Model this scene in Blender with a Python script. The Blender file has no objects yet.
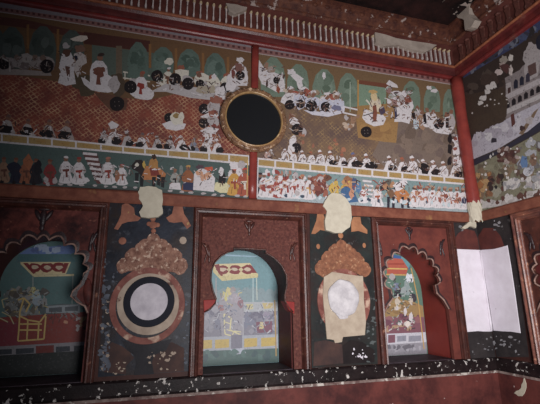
import bpy, bmesh, math, random
from mathutils import Vector, Matrix
random.seed(7)
S = bpy.context.scene
COL = S.collection

# ------------------------------------------------------------------ camera
F_PX, YAW, PITCH, ROLL = 392.718, .287255, .247302, -.010879
CAM = Vector((-2.65616, -2.7, 1.6))
def cam_axes():
    cy, sy, cp, sp = math.cos(YAW), math.sin(YAW), math.cos(PITCH), math.sin(PITCH)
    fwd = Vector((sy*cp, cy*cp, sp)); r = Vector((cy, -sy, 0)); u = r.cross(fwd)
    cr, sr = math.cos(ROLL), math.sin(ROLL)
    return fwd, r*cr+u*sr, -r*sr+u*cr
FW, RI, UP = cam_axes()
cd = bpy.data.cameras.new('camera'); cam = bpy.data.objects.new('camera', cd); COL.objects.link(cam)
cd.sensor_fit = 'HORIZONTAL'; cd.sensor_width = 36; cd.lens = F_PX/540*36
cd.clip_start = .02
m = Matrix((RI, UP, -FW)).transposed().to_4x4(); m.translation = CAM
cam.matrix_world = m
S.camera = cam

# ------------------------------------------------------------------ world, light, exposure
w = bpy.data.worlds.new('dim_room_air'); S.world = w; w.use_nodes = True
w.node_tree.nodes['Background'].inputs[0].default_value = (.60, .66, .85, 1)
w.node_tree.nodes['Background'].inputs[1].default_value = .085
def area(name, loc, target, sx, sy, power, colr, spread=math.pi):
    l = bpy.data.lights.new(name, 'AREA'); l.shape = 'RECTANGLE'; l.size = sx; l.size_y = sy
    l.energy = power; l.color = colr; l.spread = spread
    o = bpy.data.objects.new(name, l); COL.objects.link(o); o.location = loc
    o.rotation_euler = (Vector(target)-Vector(loc)).to_track_quat('-Z', 'Y').to_euler()
    return o
area('daylight_from_doorway', (-1.95, -3.3, 1.40), (-.55, 0, 2.05), .9, 1.4, 63, (1.0, .975, .985), math.radians(104))
S.view_settings.view_transform = 'Standard'; S.view_settings.look = 'None'
S.view_settings.gamma = 1; S.view_settings.exposure = 0; S.view_settings.use_curve_mapping = False

# ------------------------------------------------------------------ helpers
def ray(u, v): return FW*F_PX + RI*(u-270) + UP*(202-v)
def WB(u, v, d=0):          # point of the back wall: (a, z), a = x
    r = ray(u, v); t = (-d-CAM.y)/r.y; p = CAM+r*t; return (p.x, p.z)
def WR(u, v, d=0):          # point of the right wall: (a, z), a = distance out from the corner
    r = ray(u, v); t = (-d-CAM.x)/r.x; p = CAM+r*t; return (-p.y, p.z)
def MB_(a, z, d): return Vector((a, -d, z))
def MR_(a, z, d): return Vector((-d, -a, z))
def lin(c):
    g = (c[0]*.35+c[1]*.5+c[2]*.15); c = tuple(x+(g-x)*.20 for x in c)
    f = lambda x: (x/255)/12.92 if x/255 <= .04045 else ((x/255+.055)/1.055)**2.4
    return (f(c[0]), f(c[1]), f(c[2]), 1)
def interp(tab, u):
    if u <= tab[0][0]: (a, b), (c, d) = tab[0], tab[1]
    elif u >= tab[-1][0]: (a, b), (c, d) = tab[-2], tab[-1]
    else:
        for i in range(len(tab)-1):
            if tab[i][0] <= u <= tab[i+1][0]: (a, b), (c, d) = tab[i], tab[i+1]; break
    return b+(d-b)*(u-a)/(c-a)

def tag(o, label=None, cat=None, group=None, kind=None):
    if label: o['label'] = label
    if cat: o['category'] = cat
    if group: o['group'] = group
    if kind: o['kind'] = kind
    return o
def empty(name, loc, label, cat, group=None):
    o = bpy.data.objects.new(name, None); COL.objects.link(o); o.location = loc; o.empty_display_size = .1
    return tag(o, label, cat, group)
def obj(name, bm, mat, parent=None, smooth=False, recalc=True):
    if recalc: bmesh.ops.recalc_face_normals(bm, faces=bm.faces[:])
    if parent is not None:
        bmesh.ops.translate(bm, vec=-parent_loc(parent), verts=bm.verts[:])
    me = bpy.data.meshes.new(name); bm.to_mesh(me); bm.free()
    mats = mat if isinstance(mat, (list, tuple)) else [mat]
    for m_ in mats: me.materials.append(m_)
    if smooth:
        for p in me.polygons: p.use_smooth = True
    o = bpy.data.objects.new(name, me); COL.objects.link(o)
    if parent is not None: o.parent = parent
    return o
def parent_loc(p):
    v = Vector((0, 0, 0))
    while p is not None: v = v+p.location; p = p.parent
    return v
def box(bm, lo, hi):
    vs = [bm.verts.new((x, y, z)) for x in (lo[0], hi[0]) for y in (lo[1], hi[1]) for z in (lo[2], hi[2])]
    for f in ((0,1,3,2),(4,6,7,5),(0,4,5,1),(2,3,7,6),(0,2,6,4),(1,5,7,3)): bm.faces.new([vs[i] for i in f])
def plate(bm, M, pts, d0, d1):      # polygon in (a,z) given thickness from d0 to d1
    f = [bm.verts.new(M(a, z, d1)) for a, z in pts]; b = [bm.verts.new(M(a, z, d0)) for a, z in pts]
    bm.faces.new(f); bm.faces.new(b[::-1]); n = len(pts)
    for i in range(n): j = (i+1) % n; bm.faces.new((f[i], b[i], b[j], f[j]))
def tube(bm, pts, r, n=6, closed=False):
    rings = []
    k = len(pts)
    for i, p in enumerate(pts):
        a = pts[i-1] if (i > 0 or closed) else p; b = pts[(i+1) % k] if (i < k-1 or closed) else p
        t = (b-a)
        if t.length < 1e-9: t = Vector((0, 0, 1))
        t.normalize()
        ref = Vector((.577, .577, .1)) if abs(t.z) > .9 else Vector((0, 0, 1))
        x = t.cross(ref).normalized(); y = t.cross(x)
        rr = r[i] if isinstance(r, list) else r
        rings.append([bm.verts.new(p+(x*math.cos(q)+y*math.sin(q))*rr) for q in [2*math.pi*s/n for s in range(n)]])
    for i in range(k-1 if not closed else k):
        A, B = rings[i], rings[(i+1) % k]
        for s in range(n): bm.faces.new((A[s], A[(s+1) % n], B[(s+1) % n], B[s]))
    if not closed: bm.faces.new(rings[0][::-1]); bm.faces.new(rings[-1])
def dome(bm, M, a, z, ra, rz, d0, h, ang=0, n=12, rings=4):   # low relief boss on a wall
    vs = []
    for i in range(rings):
        q = i/rings*math.pi/2; row = []
        for s in range(n):
            t = 2*math.pi*s/n; x = math.cos(t)*ra*math.cos(q); y = math.sin(t)*rz*math.cos(q)
            row.append(bm.verts.new(M(a+x*math.cos(ang)-y*math.sin(ang), z+x*math.sin(ang)+y*math.cos(ang), d0+h*math.sin(q))))
        vs.append(row)
    top = bm.verts.new(M(a, z, d0+h))
    for i in range(rings-1):
        for s in range(n): bm.faces.new((vs[i][s], vs[i][(s+1) % n], vs[i+1][(s+1) % n], vs[i+1][s]))
    for s in range(n): bm.faces.new((vs[-1][s], vs[-1][(s+1) % n], top))
    bm.faces.new(vs[0][::-1])

# ------------------------------------------------------------------ materials
def nt(name):
    m = bpy.data.materials.new(name); m.use_nodes = True; t = m.node_tree; t.nodes.clear()
    out = t.nodes.new('ShaderNodeOutputMaterial'); b = t.nodes.new('ShaderNodeBsdfPrincipled')
    t.links.new(b.outputs[0], out.inputs[0]); return m, t, b
def noise(t, scale, detail=5, rough=.6, vec=None, stretch=None):
    if vec is None:
        g = t.nodes.new('ShaderNodeNewGeometry'); vec = g.outputs['Position']
    if stretch:
        mp = t.nodes.new('ShaderNodeMapping'); mp.inputs['Scale'].default_value = stretch
        t.links.new(vec, mp.inputs['Vector']); vec = mp.outputs[0]
    n = t.nodes.new('ShaderNodeTexNoise'); n.inputs['Scale'].default_value = scale
    n.inputs['Detail'].default_value = detail; n.inputs['Roughness'].default_value = rough
    t.links.new(vec, n.inputs['Vector']); return n.outputs['Fac']
def ramp(t, fac, p0, p1, c0=(0,0,0,1), c1=(1,1,1,1)):
    r = t.nodes.new('ShaderNodeValToRGB'); r.color_ramp.elements[0].position = p0; r.color_ramp.elements[1].position = p1
    r.color_ramp.elements[0].color = c0; r.color_ramp.elements[1].color = c1
    t.links.new(fac, r.inputs[0]); return r.outputs[0]
def mix(t, fac, a, b, mode='MIX'):
    n = t.nodes.new('ShaderNodeMix'); n.data_type = 'RGBA'; n.blend_type = mode
    for s, v in ((0, fac), (6, a), (7, b)):
        if hasattr(v, 'links') or isinstance(v, bpy.types.NodeSocket): t.links.new(v, n.inputs[s])
        else: n.inputs[s].default_value = v
    return n.outputs[2]
def bump(t, b, fac, strength=.3, dist=.004):
    n = t.nodes.new('ShaderNodeBump'); n.inputs['Strength'].default_value = strength; n.inputs['Distance'].default_value = dist
    t.links.new(fac, n.inputs['Height']); t.links.new(n.outputs[0], b.inputs['Normal'])
def worn(name, c0, c1, flake=None, thr=(.68, .70), fscale=18, scale=9, rough=.5, bmp=.35, stretch=None, soot=None, spec=.12):
    """two mottled paint tones, optional soot clouds and optional flaked spots"""
    m, t, b = nt(name)
    c = mix(t, ramp(t, noise(t, scale, 6, .65, stretch=stretch), .35, .65), lin(c0), lin(c1))
    if soot: c = mix(t, ramp(t, noise(t, 2.6, 7, .7), .45, .62), c, lin(soot))
    if flake: c = mix(t, ramp(t, noise(t, fscale, 6, .6), thr[0], thr[1]), c, lin(flake))
    t.links.new(c, b.inputs['Base Color']); b.inputs['Roughness'].default_value = rough
    b.inputs['Specular IOR Level'].default_value = spec
    bump(t, b, noise(t, scale*5, 6, .7), bmp, .003)
    return m
def paint_mat(name, amount=.35, rub=(70, 50, 42), rubthr=(.60, .72), rough=.6):
    m, t, b = nt(name)
    a = t.nodes.new('ShaderNodeAttribute'); a.attribute_name = 'paint'
    c = mix(t, amount, a.outputs['Color'], ramp(t, noise(t, 60, 4, .7), .25, .75, (.45, .45, .45, 1), (1, 1, 1, 1)), 'MULTIPLY')
    c = mix(t, ramp(t, noise(t, 22, 8, .75), rubthr[0], rubthr[1], (0,0,0,1), (.75, .75, .75, 1)), c, lin(rub))
    c = mix(t, ramp(t, noise(t, 75, 3, .6), .57, .70, (0,0,0,1), (.42, .42, .42, 1)), c, lin(tuple(int(x*.8) for x in rub)))
    t.links.new(c, b.inputs['Base Color']); b.inputs['Roughness'].default_value = rough
    b.inputs['Specular IOR Level'].default_value = .3
    bump(t, b, noise(t, 40, 6, .7), .25, .003)
    return m
def carpet_mat(name, base, base2, line, sc=52, thr=.55):
    """painted lattice carpet: crossing diagonal lines, partly rubbed away"""
    m, t, b = nt(name)
    g = t.nodes.new('ShaderNodeNewGeometry'); sx = t.nodes.new('ShaderNodeSeparateXYZ'); t.links.new(g.outputs['Position'], sx.inputs[0])
    def mth(op, a, bb=None):
        n = t.nodes.new('ShaderNodeMath'); n.operation = op
        for i, v in enumerate((a, bb)):
            if v is None: continue
            if isinstance(v, (int, float)): n.inputs[i].default_value = v
            else: t.links.new(v, n.inputs[i])
        return n.outputs[0]
    wob = mth('MULTIPLY', noise(t, 14, 3), .05)
    p = mth('ADD', mth('ADD', sx.outputs[0], sx.outputs[2]), wob); q = mth('SUBTRACT', sx.outputs[0], mth('MULTIPLY', sx.outputs[2], 1.1))
    l1 = mth('ABSOLUTE', mth('SINE', mth('MULTIPLY', p, sc*1.7))); l2 = mth('ABSOLUTE', mth('SINE', mth('MULTIPLY', q, sc*1.7)))
    l = mth('MAXIMUM', l1, l2)
    lm = ramp(t, l, .86, .97)
    c = mix(t, ramp(t, noise(t, 7, 6), .4, .6), lin(base), lin(base2))
    lm2 = mix(t, 1.0, lm, ramp(t, noise(t, 11, 6, .7), thr-.12, thr+.1, (.05,.05,.05,1), (.85,.85,.85,1)), 'MULTIPLY')
    c = mix(t, lm2, c, lin(line))
    t.links.new(c, b.inputs['Base Color']); b.inputs['Roughness'].default_value = .6; b.inputs['Specular IOR Level'].default_value = .3
    bump(t, b, noise(t, 40, 6, .7), .25, .003)
    return m

M_dado = worn('red_painted_plaster', (116, 54, 48), (94, 44, 40), (190, 165, 158), (.70, .72), 16, 6, .55, soot=(70, 34, 34))
M_wall = worn('brown_painted_plaster', (74, 40, 34), (58, 34, 32), None)
M_rail = worn('faded_red_rail_paint', (136, 76, 56), (108, 54, 42), (170, 120, 70), (.62, .78), 7, 14, .5)
M_frame = worn('dark_maroon_carved_wood', (92, 44, 34), (60, 30, 26), (160, 108, 84), (.62, .74), 30, 12, .38, .6, spec=.4)
M_panel = worn('mottled_crimson_carved_panel', (112, 58, 48), (78, 36, 32), (142, 90, 68), (.60, .74), 45, 60, .5, .8)
M_panel_red = worn('red_ochre_arch_panel', (118, 54, 44), (92, 42, 38), (180, 140, 125), (.70, .73), 20, 9, .5, .4)
M_panel_dark = worn('sooty_red_arch_panel', (122, 56, 48), (84, 36, 34), (150, 86, 68), (.62, .72), 30, 20, .55, .6, soot=(46, 22, 24))
M_scallop = worn('dark_scalloped_edge', (56, 34, 36), (40, 25, 29), (120, 92, 88), (.64, .74), 24, 20, .4, .5, spec=.4)
M_rim = worn('highlit_pale_arch_rim', (166, 130, 116), (104, 72, 66), None, scale=16)  # highlight along the scallop edges painted in as a pale cream rim
M_lining = worn('dark_maroon_niche_lining', (96, 36, 32), (78, 28, 28), None, rough=.5, scale=4)
M_lining_red = worn('brick_red_niche_lining', (138, 46, 38), (122, 38, 34), None, rough=.45, scale=4)
M_sill = worn('grey_violet_dusty_sill', (88, 74, 84), (64, 52, 60), None, rough=.6)
M_ledge = worn('black_ledge_paint_flaking', (44, 32, 32), (28, 20, 22), (190, 182, 176), (.61, .64), 30, 12, .45, .5, soot=(24, 17, 18))
M_edge = worn('chalky_ledge_edge', (150, 130, 122), (96, 70, 66), (190, 180, 170), (.55, .62), 20, 14, .6, .5)
M_bracket = worn('bright_red_bracket_foot', (168, 48, 42), (140, 36, 34), None)
M_post = worn('scarlet_painted_post', (150, 52, 42), (124, 42, 38), (200, 90, 80), (.68, .74), 12, 8, .32, .3, spec=.4)
M_beam = worn('maroon_painted_beam', (104, 42, 40), (78, 32, 32), (112, 60, 50), (.58, .7), 8, 10, .35, .4, spec=.4)
M_beam_r = worn('crimson_painted_beam_bright', (134, 38, 36), (108, 32, 32), (112, 60, 50), (.56, .7), 8, 10, .35, .4, spec=.4)
M_gold = worn('rubbed_gilt_bead', (172, 98, 62), (128, 62, 44), (210, 170, 130), (.62, .72), 20, 20, .4)
M_cornbrown = worn('carved_brown_cornice_wood', (108, 60, 42), (72, 38, 34), (160, 140, 132), (.60, .63), 13, 22, .5, .9)
M_cornback = worn('warm_brown_frieze_wood', (104, 54, 46), (78, 38, 34), None)  # warm brown backing wood between the pale frieze leaves
M_balus = worn('grey_white_frieze_leaf', (206, 192, 188), (176, 156, 150), (110, 70, 60), (.60, .68), 40, 30, .5)
M_knob = worn('cream_frieze_knob', (206, 182, 140), (170, 142, 108), None)
M_leafdark = worn('brown_frieze_leaf', (110, 62, 52), (84, 46, 42), (120, 84, 74), (.58, .68), 30, 30, .5)
M_ceil = worn('sooty_ceiling_boards', (58, 32, 30), (30, 22, 22), (170, 152, 142), (.60, .62), 5, 6, .7, .6, soot=(22, 17, 18))
M_band = worn('pale_grey_border_paint', (132, 122, 126), (110, 96, 98), (150, 80, 74), (.62, .7), 30, 18, .6)
M_panelnavy = worn('navy_black_panel_paint', (40, 46, 60), (24, 26, 36), (96, 100, 110), (.59, .78), 15, 7, .4, .4, soot=(48, 38, 36))
M_panelgreen = worn('green_black_panel_paint', (46, 52, 50), (32, 34, 36), (104, 106, 106), (.60, .78), 14, 7, .4, .4, soot=(50, 38, 36))
M_panelbrown = worn('brown_black_corner_paint', (58, 52, 52), (40, 36, 38), (120, 116, 116), (.64, .70), 14, 7, .4, .4)
M_cream = worn('cream_filler_plaster', (190, 180, 158), (176, 165, 144), None, rough=.8, scale=20, bmp=.25)
M_boardcream = worn('cream_board_plaster', (176, 158, 136), (158, 138, 118), None, rough=.8, scale=14, bmp=.25)
M_white = worn('white_lime_plaster', (214, 206, 216), (202, 192, 202), (160, 148, 156), (.70, .73), 30, 10, .75, .2)
M_lump = worn('white_lumpy_plaster', (198, 192, 194), (168, 162, 166), None, rough=.8, scale=16, bmp=.6)
M_patch = worn('bare_grey_plaster', (176, 160, 146), (150, 134, 122), None, rough=.8)
M_giltframe = worn('antique_gilt_frame', (150, 106, 70), (100, 66, 46), (214, 176, 136), (.58, .68), 28, 26, .3, .7, spec=.5)
M_giltlip = worn('bright_gilt_lip', (186, 142, 84), (150, 108, 64), (220, 184, 130), (.6, .7), 20, 20, .28, .3, spec=.8)
M_paint = paint_mat('mural_paint')
M_paint_r = paint_mat('mural_paint_flaked', .45, (52, 42, 40), (.56, .66))
M_paint_n = paint_mat('niche_painting_paint', .3, (120, 118, 120), (.62, .75), .45)
M_carpR = carpet_mat('red_lattice_carpet_paint', (138, 62, 46), (112, 50, 44), (196, 150, 108), 52)
M_carpB = carpet_mat('brown_lattice_carpet_paint', (116, 88, 66), (94, 72, 66), (172, 136, 82), 52, .6)
def mirror_mat():
    m, t, b = nt('black_mirror_glass'); b.inputs['Base Color'].default_value = lin((30, 31, 34)); b.inputs['Roughness'].default_value = .25
    return m
M_mirror = mirror_mat()

# ------------------------------------------------------------------ painted surfaces: flat patches of paint on a wall
class Paint:
    def __init__(s, M, W, d0=.0, gap=6e-5):
        s.M, s.W, s.d0, s.gap = M, W, d0, gap; s.items = []; s.sec = None; s.secs = []
    def poly(s, pts, c, mi=0):
        q = [s.W(u, v) for u, v in pts]
        bb = (min(a for a, z in q), min(z for a, z in q), max(a for a, z in q), max(z for a, z in q))
        lay = 0
        for o in s.items:
            b = o[1]
            if b[0] < bb[2] and b[2] > bb[0] and b[1] < bb[3] and b[3] > bb[1] and o[2] >= lay: lay = o[2]+1
        s.items.append((q, bb, lay, lin(c), mi)); s.secs.append(s.sec)
    def blob(s, u, v, ru, rv, c, n=13, j=.26, ang=0, mi=0):
        pts = []
        for i in range(n):
            t = 2*math.pi*i/n; r = 1+random.uniform(-j, j)
            x, y = math.cos(t)*ru*r, math.sin(t)*rv*r
            pts.append((u+x*math.cos(ang)-y*math.sin(ang), v+x*math.sin(ang)+y*math.cos(ang)))
        s.poly(pts, c, mi)
    def line(s, pts, wd, c):
        for (a, b), (x, y) in zip(pts[:-1], pts[1:]):
            l = math.hypot(x-a, y-b) or 1; nx, ny = -(y-b)/l*wd/2, (x-a)/l*wd/2
            s.poly([(a+nx, b+ny), (x+nx, y+ny), (x-nx, y-ny), (a-nx, b-ny)], c)
    def dabs(s, u0, v0, u1, v1, n, pal, r0, r1, slope=0):
        for i in range(n):
            u = random.uniform(u0, u1); v = random.uniform(v0, v1)+slope*(u-u0)
            s.blob(u, v, random.uniform(r0, r1), random.uniform(r0, r1)*1.1, random.choice(pal), 8, .35)
    def build(s, name, mats, parent):
        if any(s.secs):
            for k in dict.fromkeys(s.secs): s.build_one(k, mats, parent, [i for i, q in zip(s.items, s.secs) if q == k])
        else: s.build_one(name, mats, parent, s.items)
    def build_one(s, name, mats, parent, items):
        bm = bmesh.new(); lay = bm.loops.layers.float_color.new('paint')
        for q, bb, l, c, mi in items:
            vs = [bm.verts.new(s.M(a, z, s.d0+(l+1)*s.gap)) for a, z in q]
            try: f = bm.faces.new(vs)
            except ValueError: continue
            f.material_index = mi
            for lp in f.loops: lp[lay] = c
        # all patches face the room
        bm.normal_update(); out = s.M(0, 0, 1)-s.M(0, 0, 0)
        for f in bm.faces:
            if f.normal.dot(out) < 0: f.normal_flip()
        return obj(name, bm, mats, parent, recalc=False)

WH = (204, 196, 198); WH2 = (170, 160, 160); CR = (204, 196, 180); BK = (34, 27, 30); NV = (38, 40, 58)
SK = (134, 88, 68); RD = (150, 50, 42); OR = (184, 110, 60); GN = (104, 128, 110); TE = (84, 108, 106); YE = (196, 158, 66)
BL = (60, 96, 140); BR = (98, 62, 48)

def shield(P, u, v, r):
    P.blob(u, v, r, r, BK, 14, .04)
    for a in range(4): P.blob(u+math.cos(a*1.57+.7)*r*.4, v+math.sin(a*1.57+.7)*r*.4, .5, .5, (120, 106, 100), 5)
def seated(P, u, v, s=1, robe=WH, sash=RD, hat=SK, mir=1):
    k = lambda pts: [(u+x*s*mir, v+y*s+.1*x*s) for x, y in pts]
    P.poly(k([(-18,3),(-15,10),(-8,15),(0,16),(9,16),(15,14),(18,9),(18,4),(14,1),(9,5),(2,8),(-8,8),(-14,4)]), robe)
    P.poly(k([(-9,9),(-9,-4),(-7,-11),(-3,-15),(4,-15),(8,-10),(9,-2),(13,0),(16,6),(10,10),(0,12)]), robe)
    P.poly(k([(-4,-7),(4,-6),(5,0),(1,2),(2,9),(-3,9),(-2,0),(-6,-2)]), sash)
    P.blob(u+1*s*mir, v-18*s, 3*s, 3.4*s, SK, 9, .1)
    P.blob(u+2*s*mir, v-21*s, 3.6*s, 2*s, hat, 8, .2)
def guard(P, u, v, s=1, robe=WH, mir=1, hat=None, black=True):
    """kneeling attendant seen above the painted fence; v = foot line"""
    k = lambda pts: [(u+x*s*mir, v+y*s+.1*x*s) for x, y in pts]
    P.poly(k([(-5,0),(-5,-5),(-3.6,-9),(-1,-11),(2.6,-9.6),(4.2,-5),(6,-1),(5,.5)]), robe)
    if black: P.blob(u-2.6*s*mir, v-3*s, 4.4*s, 3.4*s, BK, 10, .2)
    else: P.blob(u-2*s*mir, v-4*s, 1.6*s, 2*s, WH2, 8, .2); P.blob(u+3*s*mir, v-1*s, 2.4*s, 1.2*s, BK, 8, .3)
    P.blob(u+.2*s, v-12.2*s, 2*s, 2*s, SK if robe != WH2 else BR, 8, .1)
    P.poly(k([(-1.8,-13.2),(0,-15.6),(2.4,-14.6),(2,-12.9)]), hat or robe)
    P.line(k([(-2.4,-8),(1,-4.6)]), .8*s, (128, 96, 84))
def gown(P, u, v, h, c=WH, sash=RD, hat=None):
    """standing courtier; v = hem line"""
    s = h/24
    k = lambda pts: [(u+x*s, v+y*s) for x, y in pts]
    P.poly(k([(-6.5,-.5),(-4,-9),(-4.5,-16),(-2,-19),(2,-19),(4.5,-16),(4,-9),(7,-1),(3,.7),(-3,.6)]), c)
    if sash: P.poly(k([(-3,-12),(3,-12.5),(3,-10.5),(1.4,-10),(1.8,-5),(-.2,-5),(-.4,-10),(-3,-10)]), sash)
    P.line(k([(-4,-15.5),(-5.6,-10.5),(-3,-8.5)]), 1.5*s, WH2 if c == WH else c); P.line(k([(4,-15.5),(5.8,-11),(3.4,-9)]), 1.5*s, WH2 if c == WH else c)
    P.line(k([(-1.6,-7),(-2.6,-1)]), .7*s, tuple(int(x*.72) for x in c)); P.line(k([(2.4,-7),(3.4,-1.4)]), .7*s, tuple(int(x*.72) for x in c))
    P.blob(u, v-21*s, 2*s, 2.2*s, SK, 8, .1)
    P.blob(u+.3*s, v-22.8*s, 2.3*s, 1.2*s, hat or c, 8, .2)
def tree(P, u, v0, wd, h, c=GN):
    P.poly([(u-wd*.5, v0+h), (u-wd*.53, v0+h*.5), (u-wd*.38, v0+h*.18), (u-wd*.1, v0), (u+wd*.15, v0+h*.02), (u+wd*.42, v0+h*.22), (u+wd*.52, v0+h*.55), (u+wd*.48, v0+h)], c)
    for i in range(9):
        d = random.uniform(-22, 14)
        P.blob(u+random.uniform(-.25, .25)*wd, v0+random.uniform(.25, .8)*h, wd*.2, h*.14, tuple(x+d for x in c), 8, .3)

# ================================================================== STRUCTURE
ZL0, ZL1 = 1.05, 1.15           # ledge
ZA, ZB = 2.33, 2.25             # rail
Z = lambda u, v, d=0: WB(u, v, d)[1]
# niche extents on the back wall (outer frame)
N1 = (-3.68, -2.955); N2 = (-2.407, -1.582); N3 = (-1.035, -.262)
NZ0, NZ1 = ZL1, 2.235
XL, XTOP = -4.7, 4.6
bm = bmesh.new(); TH = .45
xs = [XL, N1[0]+.03, N1[1]-.03, N2[0]+.03, N2[1]-.03, N3[0]+.03, N3[1]-.03, 0]
box(bm, (XL, 0, 0), (TH, TH, NZ0-.01)); box(bm, (XL, 0, NZ1-.03), (TH, TH, XTOP))
for i in range(0, 8, 2): box(bm, (xs[i], 0, NZ0-.01), (xs[i+1] if i < 6 else TH, TH, NZ1-.03))
tag(obj('wall_back', bm, M_wall), 'brown and red painted back wall with three arched niches', kind='structure')
RN = (.362, 1.18)               # niche on the right wall
bm = bmesh.new()
def rbox(a0, a1, z0, z1): box(bm, (0, -a1, z0), (TH, -a0, z1))
rbox(0, 3.2, 0, NZ0-.01); rbox(0, 3.2, NZ1-.03, XTOP); rbox(0, RN[0]+.03, NZ0-.01, NZ1-.03); rbox(RN[1]-.03, 3.2, NZ0-.01, NZ1-.03)
tag(obj('wall_right', bm, M_wall), 'right hand wall meeting the back wall at the corner', kind='structure')
bm = bmesh.new(); box(bm, (XL, -5, -.1), (TH, TH, 0)); tag(obj('floor', bm, worn('dark_stone_floor', (80, 66, 60), (60, 50, 46))), kind='structure')

# red dado skins below the ledge
bm = bmesh.new(); box(bm, (XL, -.006, .0), (-.006, 0, ZL0)); tag(obj('trim_1', bm, M_dado), 'red painted dado of the back wall below the black ledge', kind='structure')
bm = bmesh.new(); box(bm, (-.006, -3.2, .0), (0, 0, ZL0)); tag(obj('trim_2', bm, M_dado), 'red painted dado of the right wall below the black ledge', kind='structure')

def sweep(bm, prof, x0, y1, closed=True, walls='br'):
    """profile of (d,z) along the back wall from x0 to the corner, then along the right wall to y=-y1"""
    if walls != 'br':
        rows = [[bm.verts.new((x0, -d, z) if walls == 'b' else (-d, -y1, z)), bm.verts.new((-d, -d, z))] for d, z in prof]
        for A, B in zip(rows, rows[1:]+rows[:1]): bm.faces.new((A[0], A[1], B[1], B[0]))
        bm.faces.new([r[0] for r in rows]); bm.faces.new([r[1] for r in rows][::-1]); return
    rows = [[bm.verts.new((x0, -d, z)), bm.verts.new((-d, -d, z)), bm.verts.new((-d, -y1, z))] for d, z in prof]
    n = len(rows)
    for i in range(n if closed else n-1):
        A, B = rows[i], rows[(i+1) % n]
        for s in (0, 1): bm.faces.new((A[s], A[s+1], B[s+1], B[s]))
    if closed: bm.faces.new([r[0] for r in rows]); bm.faces.new([r[2] for r in rows][::-1])
# ledge
bm = bmesh.new(); sweep(bm, [(0, ZL0+.008), (.022, ZL0+.008), (.026, ZL0+.02), (.026, ZL1-.012), (.018, ZL1-.002), (0, ZL1-.001)], XL, 3.2)
tag(obj('trim_3', bm, M_ledge), 'black painted ledge with white flaked spots under the niches', kind='structure')
bm = bmesh.new(); sweep(bm, [(0, ZL0-.010), (.030, ZL0-.010), (.032, ZL0+.007), (0, ZL0+.007)], XL, 3.2)
tag(obj('trim_4', bm, M_edge), 'chalky pale lower edge of the ledge', kind='structure')
# rail under the murals
bm = bmesh.new(); sweep(bm, [(0, ZB-.012), (.014, ZB-.012), (.022, ZB), (.022, ZA-.02), (.014, ZA-.008), (0, ZA-.006)], XL, 3.2)
tag(obj('trim_5', bm, M_rail), 'faded red rail running below the murals', kind='structure')

# ================================================================== CORNICE
def zc(v, d): return WB(300, v, d)[1]
zb0, zg = zc(52, .03), zc(38, .06)
bal0, bal1 = zc(36, .065), zc(19.5, .085)
sh0 = zc(15.5, .10); sh1 = zc(6, .125); sh2 = zc(-3, .16)
C1 = empty('carved_cornice', (-2.3, 0, zb0), 'long carved brown and crimson cornice along top of both walls, with frieze of pale leaves', 'cornice')
bp = [(0, zb0+.034), (.028, zb0+.034), (.032, zb0+.05), (.036, zg-.03), (.05, zg-.013), (0, zg-.013)]
bm = bmesh.new(); sweep(bm, bp, XL, 3.2, walls='b'); obj('beam', bm, M_beam, C1)['label'] = 'dull maroon beam on the back wall'
bm = bmesh.new(); sweep(bm, bp, XL, 3.2, walls='r'); obj('beam', bm, worn('dark_crimson_beam_paint', (112, 36, 34), (84, 30, 30), (120, 64, 54), (.56, .7), 8, 10), C1)['label'] = 'darker crimson beam on the right wall'
bm = bmesh.new(); sweep(bm, [(0, zb0), (.028, zb0), (.034, zb0+.01), (.034, zb0+.026), (.026, zb0+.033), (0, zb0+.033)], XL, 3.2)
obj('crimson_fillet', bm, M_beam_r, C1)['label'] = 'crimson fillet under the beam'
bm = bmesh.new(); sweep(bm, [(0, zg-.012), (.058, zg-.012), (.066, zg-.004), (.062, zg+.008), (0, zg+.008)], XL, 3.2)
obj('gilt_bead', bm, M_gold, C1)['label'] = 'thin gilt bead above the crimson beam'
bm = bmesh.new(); sweep(bm, [(0, zg+.008), (.045, zg+.008), (.05, bal1+.004), (.10, sh0), (0, sh0)], XL, 3.2)
obj('frieze_backing', bm, M_cornback, C1)
bm = bmesh.new()
sweep(bm, [(0, sh0), (.105, sh0), (.12, sh0+.012), (.12, sh0+.026), (.11, sh0+.034), (.13, sh1), (.145, sh1+.02), (.155, sh1+.05), (.18, sh2), (.18, sh2+.02), (0, sh2+.02)], XL, 3.2)
obj('shelf_moulding', bm, M_cornbrown, C1)
# carved rosettes on the shelf moulding
x = -.2
def balus(along, M, mat, kmat, wd, par, dark):
    bm = bmesh.new(); h = bal1-bal0
    prof = [(-.30, 0), (-.34, .12), (-.18, .3), (-.24, .7), (-.34, .85), (0, 1.0), (.34, .85), (.24, .7), (.18, .3), (.34, .12), (.30, 0)]
    pts = [(along+a*wd, bal0+b*h) for a, b in prof]
    plate(bm, M, pts, .046, .064 if not dark else .060)
    o = obj('frieze_leaf', bm, mat, par)
    bm = bmesh.new(); dome(bm, M, along, bal1-.004, .013 if not dark else wd*.3, .013, .05, .03, n=8, rings=3)
    obj('knob', bm, kmat, o)
sp = .0505
n_b = 0; a = -.10
while a > -4.2 and n_b < 76:
    balus(a, MB_, M_balus, M_knob, .020, C1, False); a -= sp; n_b += 1
a = .16
for i in range(20): balus(a, MR_, M_leafdark, M_leafdark, .075, C1, True); a += .085
bm = bmesh.new(); a = -.28
while a > -3.2:
    dome(bm, MB_, a, sh1+.028, .026, .020, .144, .014, n=8, rings=3); a -= .11
a = .35
while a < 2.2:
    dome(bm, MR_, a, sh1+.028, .026, .020, .144, .014, n=8, rings=3); a += .11
obj('rosette_row', bm, M_cornbrown, C1)
bm = bmesh.new(); box(bm, (XL, -5, sh2+.02), (TH, TH, sh2+.10))
tag(obj('ceiling', bm, M_ceil), 'dark sooty ceiling with peeling pale spots', kind='structure')
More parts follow.
